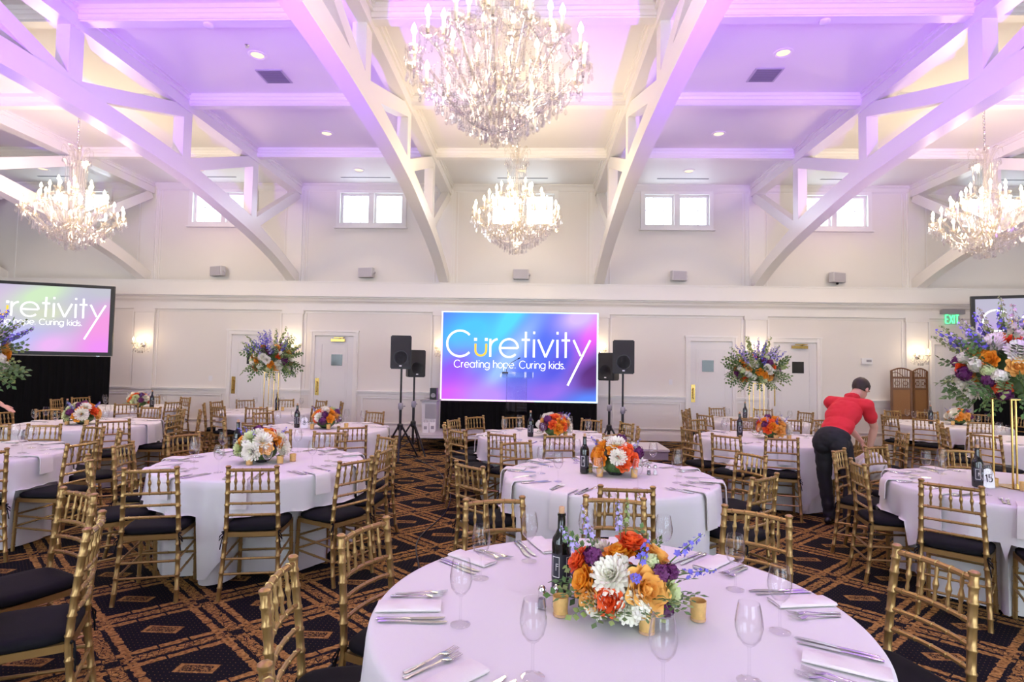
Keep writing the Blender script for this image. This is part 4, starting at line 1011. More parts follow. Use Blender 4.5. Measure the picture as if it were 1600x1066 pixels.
def post_c(z):
    """centre line of a rear post: (x, y) at height z"""
    if z < .44: t = z/.44; return .192-.017*t, -.245+.055*t**.7
    t = (z-.44)/.48; return .175-.015*t, -.190-.045*t**1.4
def chair_parts():
    p = []
    pl = [(post_c(z)[0], post_c(z)[1], z) for z in (0, .08, .16, .24, .32, .40, .44, .52, .60, .68, .76, .84, .905)]
    def post(s):
        mb = MB(); bamboo(mb, [(s*x, y, z) for x, y, z in pl], .0155, .019, (.09, .2, .31, .42, .53, .62, .71, .80, .89, .955)); x, y, z = pl[-1]
        mb.lathe([(.0145, 0), (.0195, .006), (.0195, .014), (.012, .02), (.0001, .021)], 8, (s*x, y, z-.003)); return mb.mesh('rear_post', M['gold'])
    p += [('rear_post', post(1)), ('rear_post', post(-1))]
    def fl(s):
        mb = MB(); bamboo(mb, [(s*.19, .195, 0), (s*.182, .185, .43)], .0145, .018, (.12, .35, .58, .8)); return mb.mesh('front_leg', M['gold'])
    p += [('front_leg', fl(1)), ('front_leg', fl(-1))]
    def rail(z, r, bow):
        x, y = post_c(z); mb = MB(); bamboo(mb, [(x*(t*2-1), y-bow*(1-(2*t-1)**2), z+.004*(1-(2*t-1)**2)) for t in [i/8 for i in range(9)]], r, r*1.28, (.12, .31, .5, .69, .88), 7); return mb.mesh('back_rail', M['gold'])
    p += [('top_rail', rail(.888, .0125, .022)), ('back_rail', rail(.735, .0105, .022)), ('back_rail', rail(.652, .0095, .022)), ('back_rail', rail(.570, .0095, .020))]
    for k in range(5):
        t = (k+1)/6; x0, y0 = post_c(.888); x1, y1 = post_c(.735); q = 1-(2*t-1)**2
        a = Vector((x0*(2*t-1), y0-.022*q, .884)); b = Vector((x1*(2*t-1), y1-.022*q, .738))
        mb = MB(); L = [(0, .0052), (.16, .0085), (.30, .0055), (.46, .0105), (.5, .012), (.54, .0105), (.70, .0055), (.84, .0085), (1, .0052)]
        mb.tube([a.lerp(b, u) for u, _ in L], [r for _, r in L], 7); p.append(('spindle', mb.mesh('spindle', M['gold'])))
    # seat frame with rounded corners
    mb = MB(); out = []
    for cx, cy, a0 in ((.165, .165, 0), (-.165, .165, 90), (-.150, -.165, 180), (.150, -.165, 270)):
        out += [(cx+.035*math.cos(math.radians(a0+22.5*i)), cy+.035*math.sin(math.radians(a0+22.5*i))) for i in range(5)]
    mb.prism(out, 'z', .418, .450); p.append(('seat_frame', mb.mesh('seat_frame', M['gold'], smooth=False)))
    # stretchers
    def st(a, b, r=.0085):
        mb = MB(); bamboo(mb, [a, b], r, r*1.3, (.15, .5, .85), 6); return mb.mesh('stretcher', M['gold'])
    for s in (1, -1):
        for z in (.30, .20): p.append(('stretcher', st((s*(.19-.008*z/.43), .19, z), (s*post_c(z)[0], post_c(z)[1], z-.02))))
    for z in (.31, .21): p.append(('stretcher', st((.185, .188, z), (-.185, .188, z))))
    for z in (.27, .17): p.append(('stretcher', st((post_c(z)[0], post_c(z)[1], z), (-post_c(z)[0], post_c(z)[1], z))))
    # cushion
    def cush():
        rows = []; n = 40
        for rr, z in ((0.0, .503), (.5, .502), (.80, .499), (.93, .492), (1.0, .478), (1.0, .462), (.95, .452), (.0, .452)):
            row = []
            for k in range(n+1):
                a = 2*PI*k/n; c, s = math.cos(a), math.sin(a); e = 2/5.0
                x = .203*abs(c)**e*(1 if c >= 0 else -1); y = .198*abs(s)**e*(1 if s >= 0 else -1)
                x *= 1-.07*(y < 0)*abs(y)/.198
                row.append((x*rr, y*rr, z))
            rows.append(row)
        me = MB().grid(rows).mesh('cushion', M['cushion'], angle=60); return me
    p.append(('cushion', cush()))
    for s in (1, -1):
        mb = MB(); x, y = post_c(.45); mb.tube([(s*x*.9, y+.03, .462), (s*(x+.012), y-.016, .458), (s*(x+.022), y-.012, .455)], .006, 5)
        mb.tube([(s*(x+.005), y-.02, .455), (s*(x+.03), y-.03, .43), (s*(x+.035), y-.028, .40), (s*(x+.012), y-.022, .43)], .004, 5); mb.tube([(s*(x+.005), y-.02, .455), (s*(x+.02), y-.03, .38), (s*(x+.026), y-.03, .34)], .004, 5)
        p.append(('cushion_tie', mb.mesh('cushion_tie', M['cushion'])))
    return p
CP = chair_parts()
def join_meshes(name, ms):
    mb = MB(); mats = []
    for me in ms:
        mt = me.materials[0]
        if mt not in mats: mats.append(mt)
        mb.cur = mats.index(mt); mb.add([v.co[:] for v in me.vertices], [tuple(f.vertices) for f in me.polygons])
    return mb.mesh(name, mats, fix=False)
FAR = []      # for the distant chairs the back is one part
FAR.append(('backrest', join_meshes('backrest', [m for n_, m in CP if n_ in ('top_rail', 'back_rail', 'spindle')])))
FAR += [(n_, m) for n_, m in CP if n_ in ('rear_post', 'front_leg', 'seat_frame', 'cushion')]
FAR.append(('stretchers', join_meshes('stretchers', [m for n_, m in CP if n_ == 'stretcher'])))
hm = {}
for t in TB:
    idx = [i for i, c in enumerate(CH) if c[0] == t]
    for k, h in hour_map(t, [(CH[i][1], CH[i][2]) for i in idx]).items(): hm[idx[k]] = h
for i, (t, x, y, rz) in enumerate(CH):
    o = empty('banquet_chair', (x, y, 0), math.radians(rz))
    tag(o, f"gold black-cushioned chair at {HOURS[hm[i]]} o'clock of {TNAME[t]}", 'chair', 'gold banquet chairs')
    if y < 7.0:
        for n_, me in CP: obj(n_, me, o)
    else:
        for n_, me in FAR: obj(n_, me, o)

# ------------------------------------------------------------------ tables and cloths
RT = .855
ZT = .762
def chair_boxes(t):
    out = []
    for c in CH:
        cx, cy = TB[t]
        if math.hypot(c[1]-cx, c[2]-cy) < 1.6: out.append((c[1]-cx, c[2]-cy, math.radians(c[3])))
    return out
def in_seat(px, py, box, m):
    dx, dy = px-box[0], py-box[1]; c, s = math.cos(-box[2]), math.sin(-box[2])
    lx, ly = dx*c-dy*s, dx*s+dy*c
    return abs(lx) < .212+m and -.23-m < ly < .212+m
def skirt_mesh(t, seed):
    rnd = random.Random(seed); boxes = chair_boxes(t); n = 168; ph = [rnd.uniform(0, 6.28) for _ in range(4)]
    zs = [ZT-.002, ZT-.006, .73, .62, .52, .50, .40, .28, .15, .06, .012]
    rows = []
    for j, z in enumerate(zs):
        row = []
        f = min(1, max(0, (ZT-z)/.6))
        for k in range(n):
            a = 2*PI*k/n
            r = RT-.012 if j else RT-.03
            r += f*(.020*math.sin(19*a+ph[0])+.014*math.sin(31*a+ph[1])+.010*math.sin(7*a+ph[2])) - .01*f
            if z < .51:
                for _ in range(30):
                    if any(in_seat(r*math.cos(a), r*math.sin(a), b, .012) for b in boxes) and r > .60: r -= .012
                    else: break
            row.append((r*math.cos(a), r*math.sin(a), z))
        rows.append(row)
    # soften the pushed-in folds
    for j in range(5, len(zs)):
        rr = [math.hypot(p[0], p[1]) for p in rows[j]]
        for _ in range(2): rr = [min(rr[k], (rr[k-1]+rr[k]+rr[(k+1) % n])/3) for k in range(n)]
        rows[j] = [(rr[k]*math.cos(2*PI*k/n), rr[k]*math.sin(2*PI*k/n), zs[j]) for k in range(n)]
    rows = [r+[r[0]] for r in rows]
    return MB().grid(rows).mesh('cloth', M['linen'], angle=70)
def overlay_mesh(t, seed, half, rot):
    rnd = random.Random(seed); boxes = chair_boxes(t); n = 192; ph = [rnd.uniform(0, 6.28) for _ in range(4)]
    rows = []
    zt = ZT+.006
    for r in (.0, .25, .5, .7, .80): rows.append([(r*math.cos(2*PI*k/n), r*math.sin(2*PI*k/n), zt+.0012*math.sin(5*2*PI*k/n+r*9)) for k in range(n)])
    for r, dz in ((RT-.012, 0), (RT+.002, -.004), (RT+.010, -.014)): rows.append([(r*math.cos(2*PI*k/n), r*math.sin(2*PI*k/n), zt+dz) for k in range(n)])
    drops = []
    for k in range(n):
        a = 2*PI*k/n-rot; q = ((a+PI/4) % (PI/2))-PI/4
        edge = half/math.cos(q); drops.append(min(edge-RT, .70))
    for f in [i/12 for i in range(1, 13)]:
        row = []
        for k in range(n):
            a = 2*PI*k/n; d = drops[k]*f; q = d/.5
            q1 = min(1, q)
            r = RT+.014+q1*(.018*math.sin(13*a+ph[0])+.016*math.sin(23*a+ph[1])+.012*math.sin(8*a+ph[2]))+.030*q1
            z = zt-.016-d*.985
            # the cloth lies on a seat where a chair stands under it, and folds inward above seats
            x, y = r*math.cos(a), r*math.sin(a)
            if z < .515 and any(in_seat(x, y, b, .03) for b in boxes): z = .515+.004*math.sin(k)
            row.append((x, y, z))
        rows.append(row)
    rows = [r+[r[0]] for r in rows]
    return MB().grid(rows).mesh('cloth', M['linen'], angle=70)
def wood_table():
    return {'tabletop': MB().lathe([(.0001, .728), (RT-.04, .728), (RT-.03, .735), (RT-.03, .752), (.0001, .755)], 40).mesh('tabletop', M['tablewood']),
            'leg': MB().tube([(0, 0, 0), (0, 0, .728)], .016, 8).mesh('leg', M['steel'])}
WT = wood_table()
for i, (t, (x, y)) in enumerate(TB.items()):
    o = empty('round_table', (x, y, 0)); tag(o, f'round banquet table hidden under white cloths: {TNAME[t]}', 'table', 'round banquet tables')
    obj('tabletop', WT['tabletop'], o)
    for k in range(4): obj('leg', WT['leg'], o, loc=(.42*math.cos(PI*k/2+.4), .42*math.sin(PI*k/2+.4), 0))
    s = obj('table_skirt', skirt_mesh(t, i), loc=(x, y, 0)); tag(s, f'floor-length white undercloth hanging round {TNAME[t]}', 'tablecloth', 'floor-length white undercloths')
    rot = {'T': .3, 'B': .1, 'A': .75, 'P': .55}.get(t, i*.61)
    c = obj('tablecloth', overlay_mesh(t, i+50, 1.30 if t in 'TB' else (.98 if t == 'G' else 1.17), rot), loc=(x, y, 0)); tag(c, f'white square linen cloth draped over {TNAME[t]}', 'tablecloth', 'white draped tablecloths')

# ------------------------------------------------------------------ tableware
ZS = ZT+.0085
def glass_mesh(s=1.0):
    outer = [(.0001, .0), (.034, .0), (.035, .002), (.020, .006), (.006, .012), (.0042, .03), (.0040, .085), (.006, .096), (.018, .104), (.032, .122), (.0385, .148), (.0385, .165), (.034, .195), (.0295, .218)]
    inner = [(.0285, .218), (.0325, .195), (.037, .165), (.037, .149), (.031, .125), (.018, .108), (.0001, .101)]
    return MB().lathe(outer+inner, 20).mesh('wine_glass', M['glass'])
def fork_mesh():
    mb = MB()
    prof = [(-.10, .0045, .0022), (-.095, .010, .0022), (-.06, .0075, .003), (0, .004, .006), (.03, .0045, .009), (.045, .011, .006), (.060, .0125, .003)]
    rows_t, rows_b = [], []
    for y, w, z in prof: rows_t.append([(-w, y, z+.0005), (0, y, z+.0022), (w, y, z+.0005)]); rows_b.append([(-w, y, z-.0006), (0, y, z-.0004), (w, y, z-.0006)])
    mb.grid(rows_t); mb.grid(rows_b)
    for k in range(4): x = -.0105+.007*k; mb.add([(x-.0017, .058, .003), (x+.0017, .058, .003), (x+.001, .098, .0085), (x-.001, .098, .0085), (x-.0017, .058, .0045), (x+.0017, .058, .0045), (x+.001, .098, .0095), (x-.001, .098, .0095)], [(0, 1, 2, 3), (4, 7, 6, 5), (0, 4, 5, 1), (1, 5, 6, 2), (2, 6, 7, 3), (3, 7, 4, 0)])
    return mb.mesh('fork', M['steel'])
def knife_mesh():
    mb = MB()
    rows = []
    for y, w, h in ((-.115, .006, .004), (-.11, .0085, .006), (-.06, .0075, .006), (-.01, .006, .005), (.0, .006, .004)):
        rows.append([(w*math.cos(a), y, h/2+.0005+h/2*math.sin(a)) for a in [2*PI*k/8 for k in range(9)]])
    mb.grid(rows); mb.prism([(-.006, 0), (.007, 0), (.011, .05), (.010, .09), (.003, .118), (-.006, .122)], 'z', .0012, .0032)
    return mb.mesh('knife', M['steel'])
def napkin_flat():
    mb = MB(); rows = []
    for i, (x, z0) in enumerate(((-.042, .002), (-.045, .006), (-.040, .011), (0, .012), (.038, .0105), (.043, .006), (.040, .001))):
        rows.append([(x, -.115+.23*j/8, z0+.0012*math.sin(j*1.3+i)*(0 if z0 < .004 else 1)) for j in range(9)])
    mb.grid(rows); mb.box((-.040, -.113, .001), (.040, .113, .0085)); return mb.mesh('napkin', M['napkin'])
def napkin_hang(drop_):
    """folded napkin laid on the table and hanging over the edge; local y points inward, 0 at the table edge"""
    mb = MB(); path = [(.16, .003), (.08, .003), (.0, .003), (-.014, .002), (-.026, -.010), (-.034, -.03), (-.038, -.10), (-.042, -drop_)]
    rt, rb = [], []
    for i, (y, z) in enumerate(path):
        w = .055+.002*i; t = .007
        nx = (0, 1) if i < 3 else ((-.4, .9) if i == 3 else ((-.8, .6) if i == 4 else (-1, 0)))
        rt.append([(-w, y+nx[0]*t, z+nx[1]*t), (-w*.3, y+nx[0]*t*1.3, z+nx[1]*t*1.2), (w*.4, y+nx[0]*t*1.1, z+nx[1]*t), (w, y+nx[0]*t, z+nx[1]*t)]); rb.append([(-w, y, z), (-w*.3, y, z), (w*.4, y, z), (w, y, z)])
    mb.grid(rt); mb.grid(rb); mb.grid([[a[0] for a in rt], [a[0] for a in rb]]); mb.grid([[a[-1] for a in rt], [a[-1] for a in rb]]); mb.grid([rt[-1], rb[-1]]); mb.grid([rt[0], rb[0]])
    return mb.mesh('napkin', M['napkin'])
GL, FK, KN, NF = glass_mesh(), fork_mesh(), knife_mesh(), napkin_flat()
NH = [napkin_hang(.20), napkin_hang(.25), napkin_hang(.15)]
def setting(t, ang, level, h, second=True):
    """one place setting; ang = direction of the seat from the table centre (degrees). level 3: glass, napkin and four pieces of cutlery; 2: glass, napkin, fork, knife; 1: glass and napkin; 0: glass"""
    cx, cy = TB[t]; a = math.radians(ang); where = f"at {HOURS[h]} o'clock of {TNAME[t]}"
    def P_(r, da): return (cx+r*math.cos(a+da), cy+r*math.sin(a+da), ZS)
    rz = a+PI/2          # local +y points to the centre of the table
    def at(side, r, dz=0): # side: to the right of the person seated there
        return (cx+r*math.cos(a)-side*math.sin(a), cy+r*math.sin(a)+side*math.cos(a), ZS+dz)
    o = obj('wine_glass', GL, loc=P_(.56, math.radians(14))); tag(o, f'stemmed wine glass {where}', 'wine glass', 'wine glasses')
    if level >= 1:
        hang = t != 'T'
        if hang: o = obj('napkin', NH[h % 3], loc=at(0, RT+.008, .001), rot=(0, 0, rz)); o.location.x += 0; lab = f'overhanging white napkin {where}'
        else: o = obj('napkin', NF, loc=at(-.0, .735), rot=(0, 0, rz+.03)); lab = f'folded white napkin lying {where}'
        tag(o, lab, 'napkin', 'folded napkins')
    if level >= 2:
        for k, s in enumerate((-.095, -.125) if level == 3 else (-.10,)):
            o = obj('fork', FK, loc=at(s, .72-.015*k), rot=(0, 0, rz+.06*(1 if k else -.4))); tag(o, f"{['inner', 'outer'][k] if level == 3 else 'single'} steel fork {where}", 'fork', 'steel forks')
        for k, s in enumerate((.090, .116) if level == 3 else (.095,)):
            o = obj('knife', KN, loc=at(s, .72-.01*k), rot=(0, 0, rz+.03*(-1 if k else 1))); tag(o, f"{['inner', 'outer'][k] if level == 3 else 'single'} steel knife {where}", 'knife', 'steel knives')
SET = {'T': ([331, 8, 44, 80, 109, 140, 184, 225, 262, 291], 3), 'B': ([-90, -45, -15, 25, 62, 100, 135, 170, 205, 240], 3), 'A': ([-75, -35, -5, 35, 68, 105, 140, 178, 215, 247], 3),
       'P': ([200, 235, 270, 165, 130, 95], 3), 'F': ([0, -35, 35, 68, 100], 2), 'C': ([-60, -110, 20, 60, 100, 140, 190], 2), 'H': ([-110, -75, -35, 0, 40, 80, 115, 150, 185, 220], 2),
       'R1': ([-100, -135, 170, 120, 75, 30, -35, -5], 2), 'D': ([-45, 0, 45, 90, 130, 170, 215, 260], 2), 'S': ([140, 165, 200, 110], 2), 'D2': ([-60, 0, 60, 110, 160, 250], 1), 'E': ([-80, -130, 30, 80, 130, 180], 1),
       'R2': ([-90, -120, -60, 30, 80, 130, 180], 1), 'Q': ([-130, -90, -50, 70, 120, 170], 1)}
for t, (angs, lev) in SET.items():
    hmap = hour_map(t, [(TB[t][0]+math.cos(math.radians(a)), TB[t][1]+math.sin(math.radians(a))) for a in angs])
    for k, a in enumerate(angs): setting(t, a, lev, hmap[k])
# napkin on the seat cloth seen through the chair behind the middle table, and the loose heap on a chair
def heap(seed):
    rnd = random.Random(seed); rows = []
    for i in range(10):
        rr = i/9; row = []
        for k in range(25):
            a = 2*PI*k/24
            row.append((.13*rr*math.cos(a)*(1+.25*math.sin(3*a+seed)), .10*rr*math.sin(a)*(1+.2*math.sin(5*a)), (.11*(1-rr**2)+.018*noise.noise(Vector((math.cos(a)*rr*3, math.sin(a)*rr*3, seed))))*(0 if i == 9 else 1)))
        row[-1] = row[0]; rows.append(row)
    return MB().grid(rows).mesh('napkin_heap', M['napkin'])
o = obj('crumpled_napkin', heap(2), loc=(2.37, 6.70, .505), rot=(0, 0, .4)); tag(o, 'crumpled white napkin lying on a black chair cushion', 'napkin')
# wine bottles
def bottle_parts():
    body = MB().lathe([(.0001, .004), (.030, .0), (.0365, .006), (.0375, .02), (.0375, .185), (.034, .205), (.022, .225), (.0155, .242), (.0145, .29), (.0165, .292), (.0165, .300), (.0140, .301), (.0001, .301)], 24).mesh('glass_body', M['bottle'])
    cork = MB().lathe([(.0105, .295), (.0112, .302), (.0112, .324), (.0105, .326), (.0001, .326)], 14).mesh('cork', M['cork'])
    def patch(r, a0, a1, z0, z1, mat, nm):
        n = 16; return MB().grid([[(r*math.cos(a0+(a1-a0)*k/n), r*math.sin(a0+(a1-a0)*k/n), z) for k in range(n+1)] for z in (z0, z1)]).mesh(nm, mat)
    lab = patch(.0379, -PI*.95, PI*.0, .05, .15, M['label'], 'paper_label')
    mb = MB(); r = .0383
    for a0 in (-PI*.84, -PI*.34):
        a1 = a0+PI*.27; n = 10
        for z in (.062, .138): mb.grid([[(r*math.cos(a0+(a1-a0)*k/n), r*math.sin(a0+(a1-a0)*k/n), zz) for k in range(n+1)] for zz in (z, z+.0028)])
        for a in (a0, a1-.06): mb.grid([[(r*math.cos(a+.06*k), r*math.sin(a+.06*k), zz) for k in (0, 1)] for zz in (.062, .1408)])
    a = -PI*.70; mb.grid([[(r*math.cos(a+.06*k), r*math.sin(a+.06*k), zz) for k in (0, 1)] for zz in (.088, .115)]); mb.grid([[(r*math.cos(a+.28*k/3), r*math.sin(a+.28*k/3), zz) for k in range(4)] for zz in (.104, .107)]); mb.grid([[(r*math.cos(a+.28*k/3), r*math.sin(a+.28*k/3), zz) for k in range(4)] for zz in (.112, .115)])
    mark = mb.mesh('label_print', M['labelwhite'], fix=False)
    return body, cork, lab, mark
BP = bottle_parts()
for t, (dx, dy, rz) in {'T': (-.178, .145, 0), 'B': (-.20, .03, .2), 'A': (-.42, .35, .5), 'C': (-.33, -.05, 0), 'H': (-.20, -.13, .2), 'D': (-.34, .05, .3), 'E': (.05, .15, 0), 'R1': (-.30, .12, .4), 'R2': (-.18, .05, .1), 'P': (-.30, -.02, .1), 'Q': (-.25, .0, .2), 'D2': (.47, -.1, 0)}.items():
    o = empty('wine_bottle', (TB[t][0]+dx, TB[t][1]+dy, ZS), rz); tag(o, f'dark corked wine bottle on {TNAME[t]}', 'wine bottle', 'wine bottles')
    obj('glass_body', BP[0], o); obj('cork', BP[1], o); lb = obj('paper_label', BP[2], o); obj('label_print', BP[3], lb)
# votive candles, shakers, table numbers
def votive():
    return {'holder': MB().lathe([(.0001, .0), (.024, .0), (.025, .004), (.0285, .068), (.027, .068), (.0235, .008), (.0001, .007)], 18).mesh('holder', M['candle_gold']), 'candle': MB().lathe([(.0001, .009), (.022, .009), (.0245, .040), (.0001, .041)], 14).mesh('candle', M['wax']),
            'base_ring': MB().lathe([(.0235, 0), (.0262, .001), (.0266, .010), (.0245, .010)], 18).mesh('base_ring', M['cork'])}
VP = votive()
VO = {'T': [(-.19, -.075, 'beside the wine bottle'), (.09, -.185, 'in front of the bouquet'), (.29, -.075, 'right of the bouquet')], 'B': [(-.155, .07, 'left of the bottle'), (-.09, -.12, 'in front of the bottle'), (.185, -.12, 'right of the bouquet')], 'A': [(-.16, .03, 'left of the bouquet'), (-.02, -.2, 'in front of the bouquet'), (.20, -.1, 'right of the bouquet'), (.26, .02, 'behind on the right')],
      'C': [(-.06, -.2, 'front left'), (.15, -.18, 'in front of the bouquet'), (.33, .0, 'right of the bouquet')], 'H': [(.24, -.1, 'right of the bouquet')], 'D': [(-.1, -.22, 'in front of the bouquet'), (.15, -.2, 'front right')], 'E': [(-.18, .0, 'left of the bottle'), (.2, .05, 'right of the bottle')],
      'R1': [(.02, -.24, 'in front of the bouquet'), (.2, -.2, 'right of the bouquet')], 'P': [(-.16, .0, 'left of the gold stand'), (-.05, -.14, 'in front of the gold stand'), (.10, -.12, 'right of the gold stand')], 'R2': [(-.12, -.08, 'left of the bottle')], 'Q': [(-.2, -.1, 'left of the bouquet'), (-.02, -.2, 'in front of the bouquet')]}
for t, l in VO.items():
    for dx, dy, nm in l:
        o = empty('votive_candle', (TB[t][0]+dx, TB[t][1]+dy, ZS)); tag(o, f'gold votive candle {nm} on {TNAME[t]}', 'candle', 'gold votive candles')
        for k_, me in VP.items(): obj(k_, me, o)
SH = {'glass': MB().lathe([(.0001, 0), (.019, 0), (.020, .004), (.0135, .05), (.0135, .054), (.0001, .054)], 8).mesh('glass_body', M['glass'], smooth=False), 'cap': MB().lathe([(.0145, .053), (.0155, .058), (.0145, .070), (.008, .080), (.0001, .082)], 14).mesh('cap', M['chrome'])}
for t, dx, dy in (('T', -.255, -.02), ('B', .33, .02)):
    for k, nm in enumerate(('pepper', 'salt')):
        o = empty('shaker', (TB[t][0]+dx+.055*k, TB[t][1]+dy+.015*k, ZS)); tag(o, f'glass {nm} shaker with a chrome cap on {TNAME[t]}', 'shaker', 'salt and pepper shakers')
        obj('glass_body', SH['glass'], o); obj('cap', SH['cap'], o)
        obj('filling', MB().lathe([(.0001, .003), (.016, .003), (.0125, .035), (.0001, .035)], 8).mesh('filling', M['ventdark'] if k == 0 else M['white']), o)
def table_number(t, dx, dy, s, txt):
    o = empty('table_number', (TB[t][0]+dx, TB[t][1]+dy, ZS), .05); tag(o, {'15': 'white arched card with the number fifteen near the tall bouquet', '8': 'white arched card with the number eight by a low bouquet'}[txt], 'table number', 'table number cards')
    pts = [(-.045, .0), (.045, .0), (.045, .10)] + [(.045*math.cos(a), .10+.045*math.sin(a)) for a in [PI*i/12 for i in range(1, 12)]] + [(-.045, .10)]
    obj('card', MB().prism(pts, 'y', -.0015, .0015).mesh('card', M['paper'], smooth=False), o, rot=(-.1, 0, 0), loc=(0, 0, .002))
    w = .052 if len(txt) > 1 else .026
    c = empty('numeral'); c.parent = o; c.rotation_euler = (-.1, 0, 0); text_parts(c, txt, -w/2, .045, .040, .12, M['ink'], fit=w, y=-.008, gap=.35)
    obj('foot', MB().box((-.03, -.02, 0), (.03, .02, .004)).mesh('foot', M['paper'], smooth=False), o)
table_number('P', -.235, -.05, 1, '15'); table_number('C', -.21, -.10, 1, '8')
# ------------------------------------------------------------------ flowers
def petal(w, h, cup, curl, n=4, m=4):
    """petal patch standing up from the origin, facing +x outward; returns rows"""
    rows = []
    for i in range(n+1):
        t = i/n; r = []
        for j in range(m+1):
            s = j/m*2-1
            ww = w*math.sin(PI*(.16+.70*t))**.8
            x = cup*math.sin(t*PI*.5)*(1-.35*s*s)+curl*t**3; z = h*t-curl*.5*t**4
            r.append((x, s*ww, z))
        rows.append(r)
    return rows
def rose_mesh(mat):
    mb = MB(); rnd = random.Random(4)
    layers = [(3, .016, .045, .006, -.002, .002), (4, .022, .047, .014, .003, .004), (5, .028, .046, .024, .010, .005), (6, .031, .043, .032, .014, .003), (7, .033, .038, .040, .018, .0)]
    for li, (n, w, h, cup, curl, z0) in enumerate(layers):
        for k in range(n):
            a = 2*PI*k/n+li*.7+rnd.uniform(-.15, .15)
            pr = petal(w, h*rnd.uniform(.92, 1.06), cup, curl)
            mb.grid([[(x*math.cos(a)-y*math.sin(a), x*math.sin(a)+y*math.cos(a), z+z0) for x, y, z in r] for r in pr])
    mb.lathe([(.0001, .0), (.010, .004), (.012, .03), (.004, .044), (.0001, .045)], 8)
    return mb.mesh('rose', mat, angle=80, fix=False)
def mum_mesh(mat):
    mb = MB(); rnd = random.Random(5)
    for li, (n, el, L) in enumerate(((16, -10, .056), (16, 12, .056), (15, 30, .052), (13, 48, .046), (10, 66, .038), (6, 82, .03))):
        for k in range(n):
            a = 2*PI*(k+.5*(li % 2))/n+rnd.uniform(-.06, .06); e = math.radians(el+rnd.uniform(-6, 6)); l = L*rnd.uniform(.92, 1.06); w = .0075
            c, s = math.cos(a), math.sin(a); rows = []
            for t in (0, .35, .7, 1):
                r = .006+l*t*math.cos(e); z = .012+l*t*math.sin(e)+.006*t*t; ww = w*(.5+1.1*t)*(1 if t < 1 else .4)
                rows.append([(r*c-ww*s*q, r*s+ww*c*q, z+(.003 if q == 0 else 0)) for q in (-1, 0, 1)])
            mb.grid(rows)
    mb.ellipsoid((0, 0, .012), (.016, .016, .014), 8, 6)
    return mb.mesh('chrysanthemum', mat, angle=80, fix=False)
def spike_mesh(mat, n=16, L=.17, fl=.013):
    """upright flower spike: a stem with small five-petalled florets"""
    mb = MB(); rnd = random.Random(6); mb.cur = 1
    mb.tube([(0, 0, 0), (.003, .002, L*.5), (0, 0, L)], [.0028, .0022, .001], 5); mb.cur = 0
    for i in range(n):
        t = i/(n-1); z = L*(.25+.75*t); a = i*2.4; r = .014*(1-.55*t); s = fl*(1.1-.65*t)
        cx, cy = r*math.cos(a), r*math.sin(a); out = Vector((math.cos(a), math.sin(a), .5)).normalized()
        u = out.orthogonal().normalized(); v = out.cross(u); c = Vector((cx, cy, z))
        for k in range(5):
            b = 2*PI*k/5; d = u*math.cos(b)+v*math.sin(b); e = out.cross(d)
            mb.add([c, c+d*s*.6+e*s*.42+out*s*.2, c+d*s*1.15+out*s*.35, c+d*s*.6-e*s*.42+out*s*.2], [(0, 1, 2, 3)])
    return mb.mesh('delphinium', [mat, M['stem']], angle=80, fix=False)
def cluster_mesh(mat):
    """tight head of small blossoms (hydrangea, stock)"""
    mb = MB(); rnd = random.Random(8)
    for i in range(46):
        z = 1-1.35*(i+.5)/46; r = math.sqrt(max(0, 1-z*z)); a = i*2.39996; d = Vector((r*math.cos(a), r*math.sin(a), z)); c = d*.034+Vector((0, 0, .02)); d = (d+Vector((rnd.uniform(-.5, .5), rnd.uniform(-.5, .5), rnd.uniform(-.5, .5)))).normalized(); u = d.orthogonal().normalized(); v = d.cross(u); s = .0135; c += d*rnd.uniform(-.004, .005)
        for k in range(4):
            b = PI*k/2+i; q = u*math.cos(b)+v*math.sin(b); e = d.cross(q)
            mb.add([c, c+q*s*.7+e*s*.55+d*s*.15, c+q*s*1.3, c+q*s*.7-e*s*.55+d*s*.15], [(0, 1, 2, 3)])
    mb.ellipsoid((0, 0, .02), (.024, .024, .022), 8, 6)
    return mb.mesh('blossom_cluster', mat, angle=80, fix=False)
def leaf_sprig(mat, n=9, L=.15, lw=.011, ll=.034):
    mb = MB(); mb.cur = 1; mb.tube([(0, 0, 0), (L*.35, 0, L*.18), (L*.7, 0, L*.22), (L, 0, L*.10)], [.0022, .002, .0016, .0008], 4); mb.cur = 0
    for i in range(n):
        t = .2+.8*i/(n-1); sd = (1 if i % 2 else -1) if i < n-1 else 0
        p = Vector((L*t, 0, L*(.42*t-.32*t*t*1.0))); d = Vector((.55, sd*.85, .12)).normalized() if sd else Vector((1, 0, -.2)).normalized(); s = d.cross(Vector((0, 0, 1))).normalized()
        q = p+d*ll*.5; e = p+d*ll+Vector((0, 0, -.004))
        mb.add([p, q+s*lw-Vector((0, 0, .002)), e, q-s*lw-Vector((0, 0, .002)), q+Vector((0, 0, .003))], [(0, 1, 4), (1, 2, 4), (2, 3, 4), (3, 0, 4)])
    return mb.mesh('leaf_sprig', [mat, M['stem']], angle=80, fix=False)
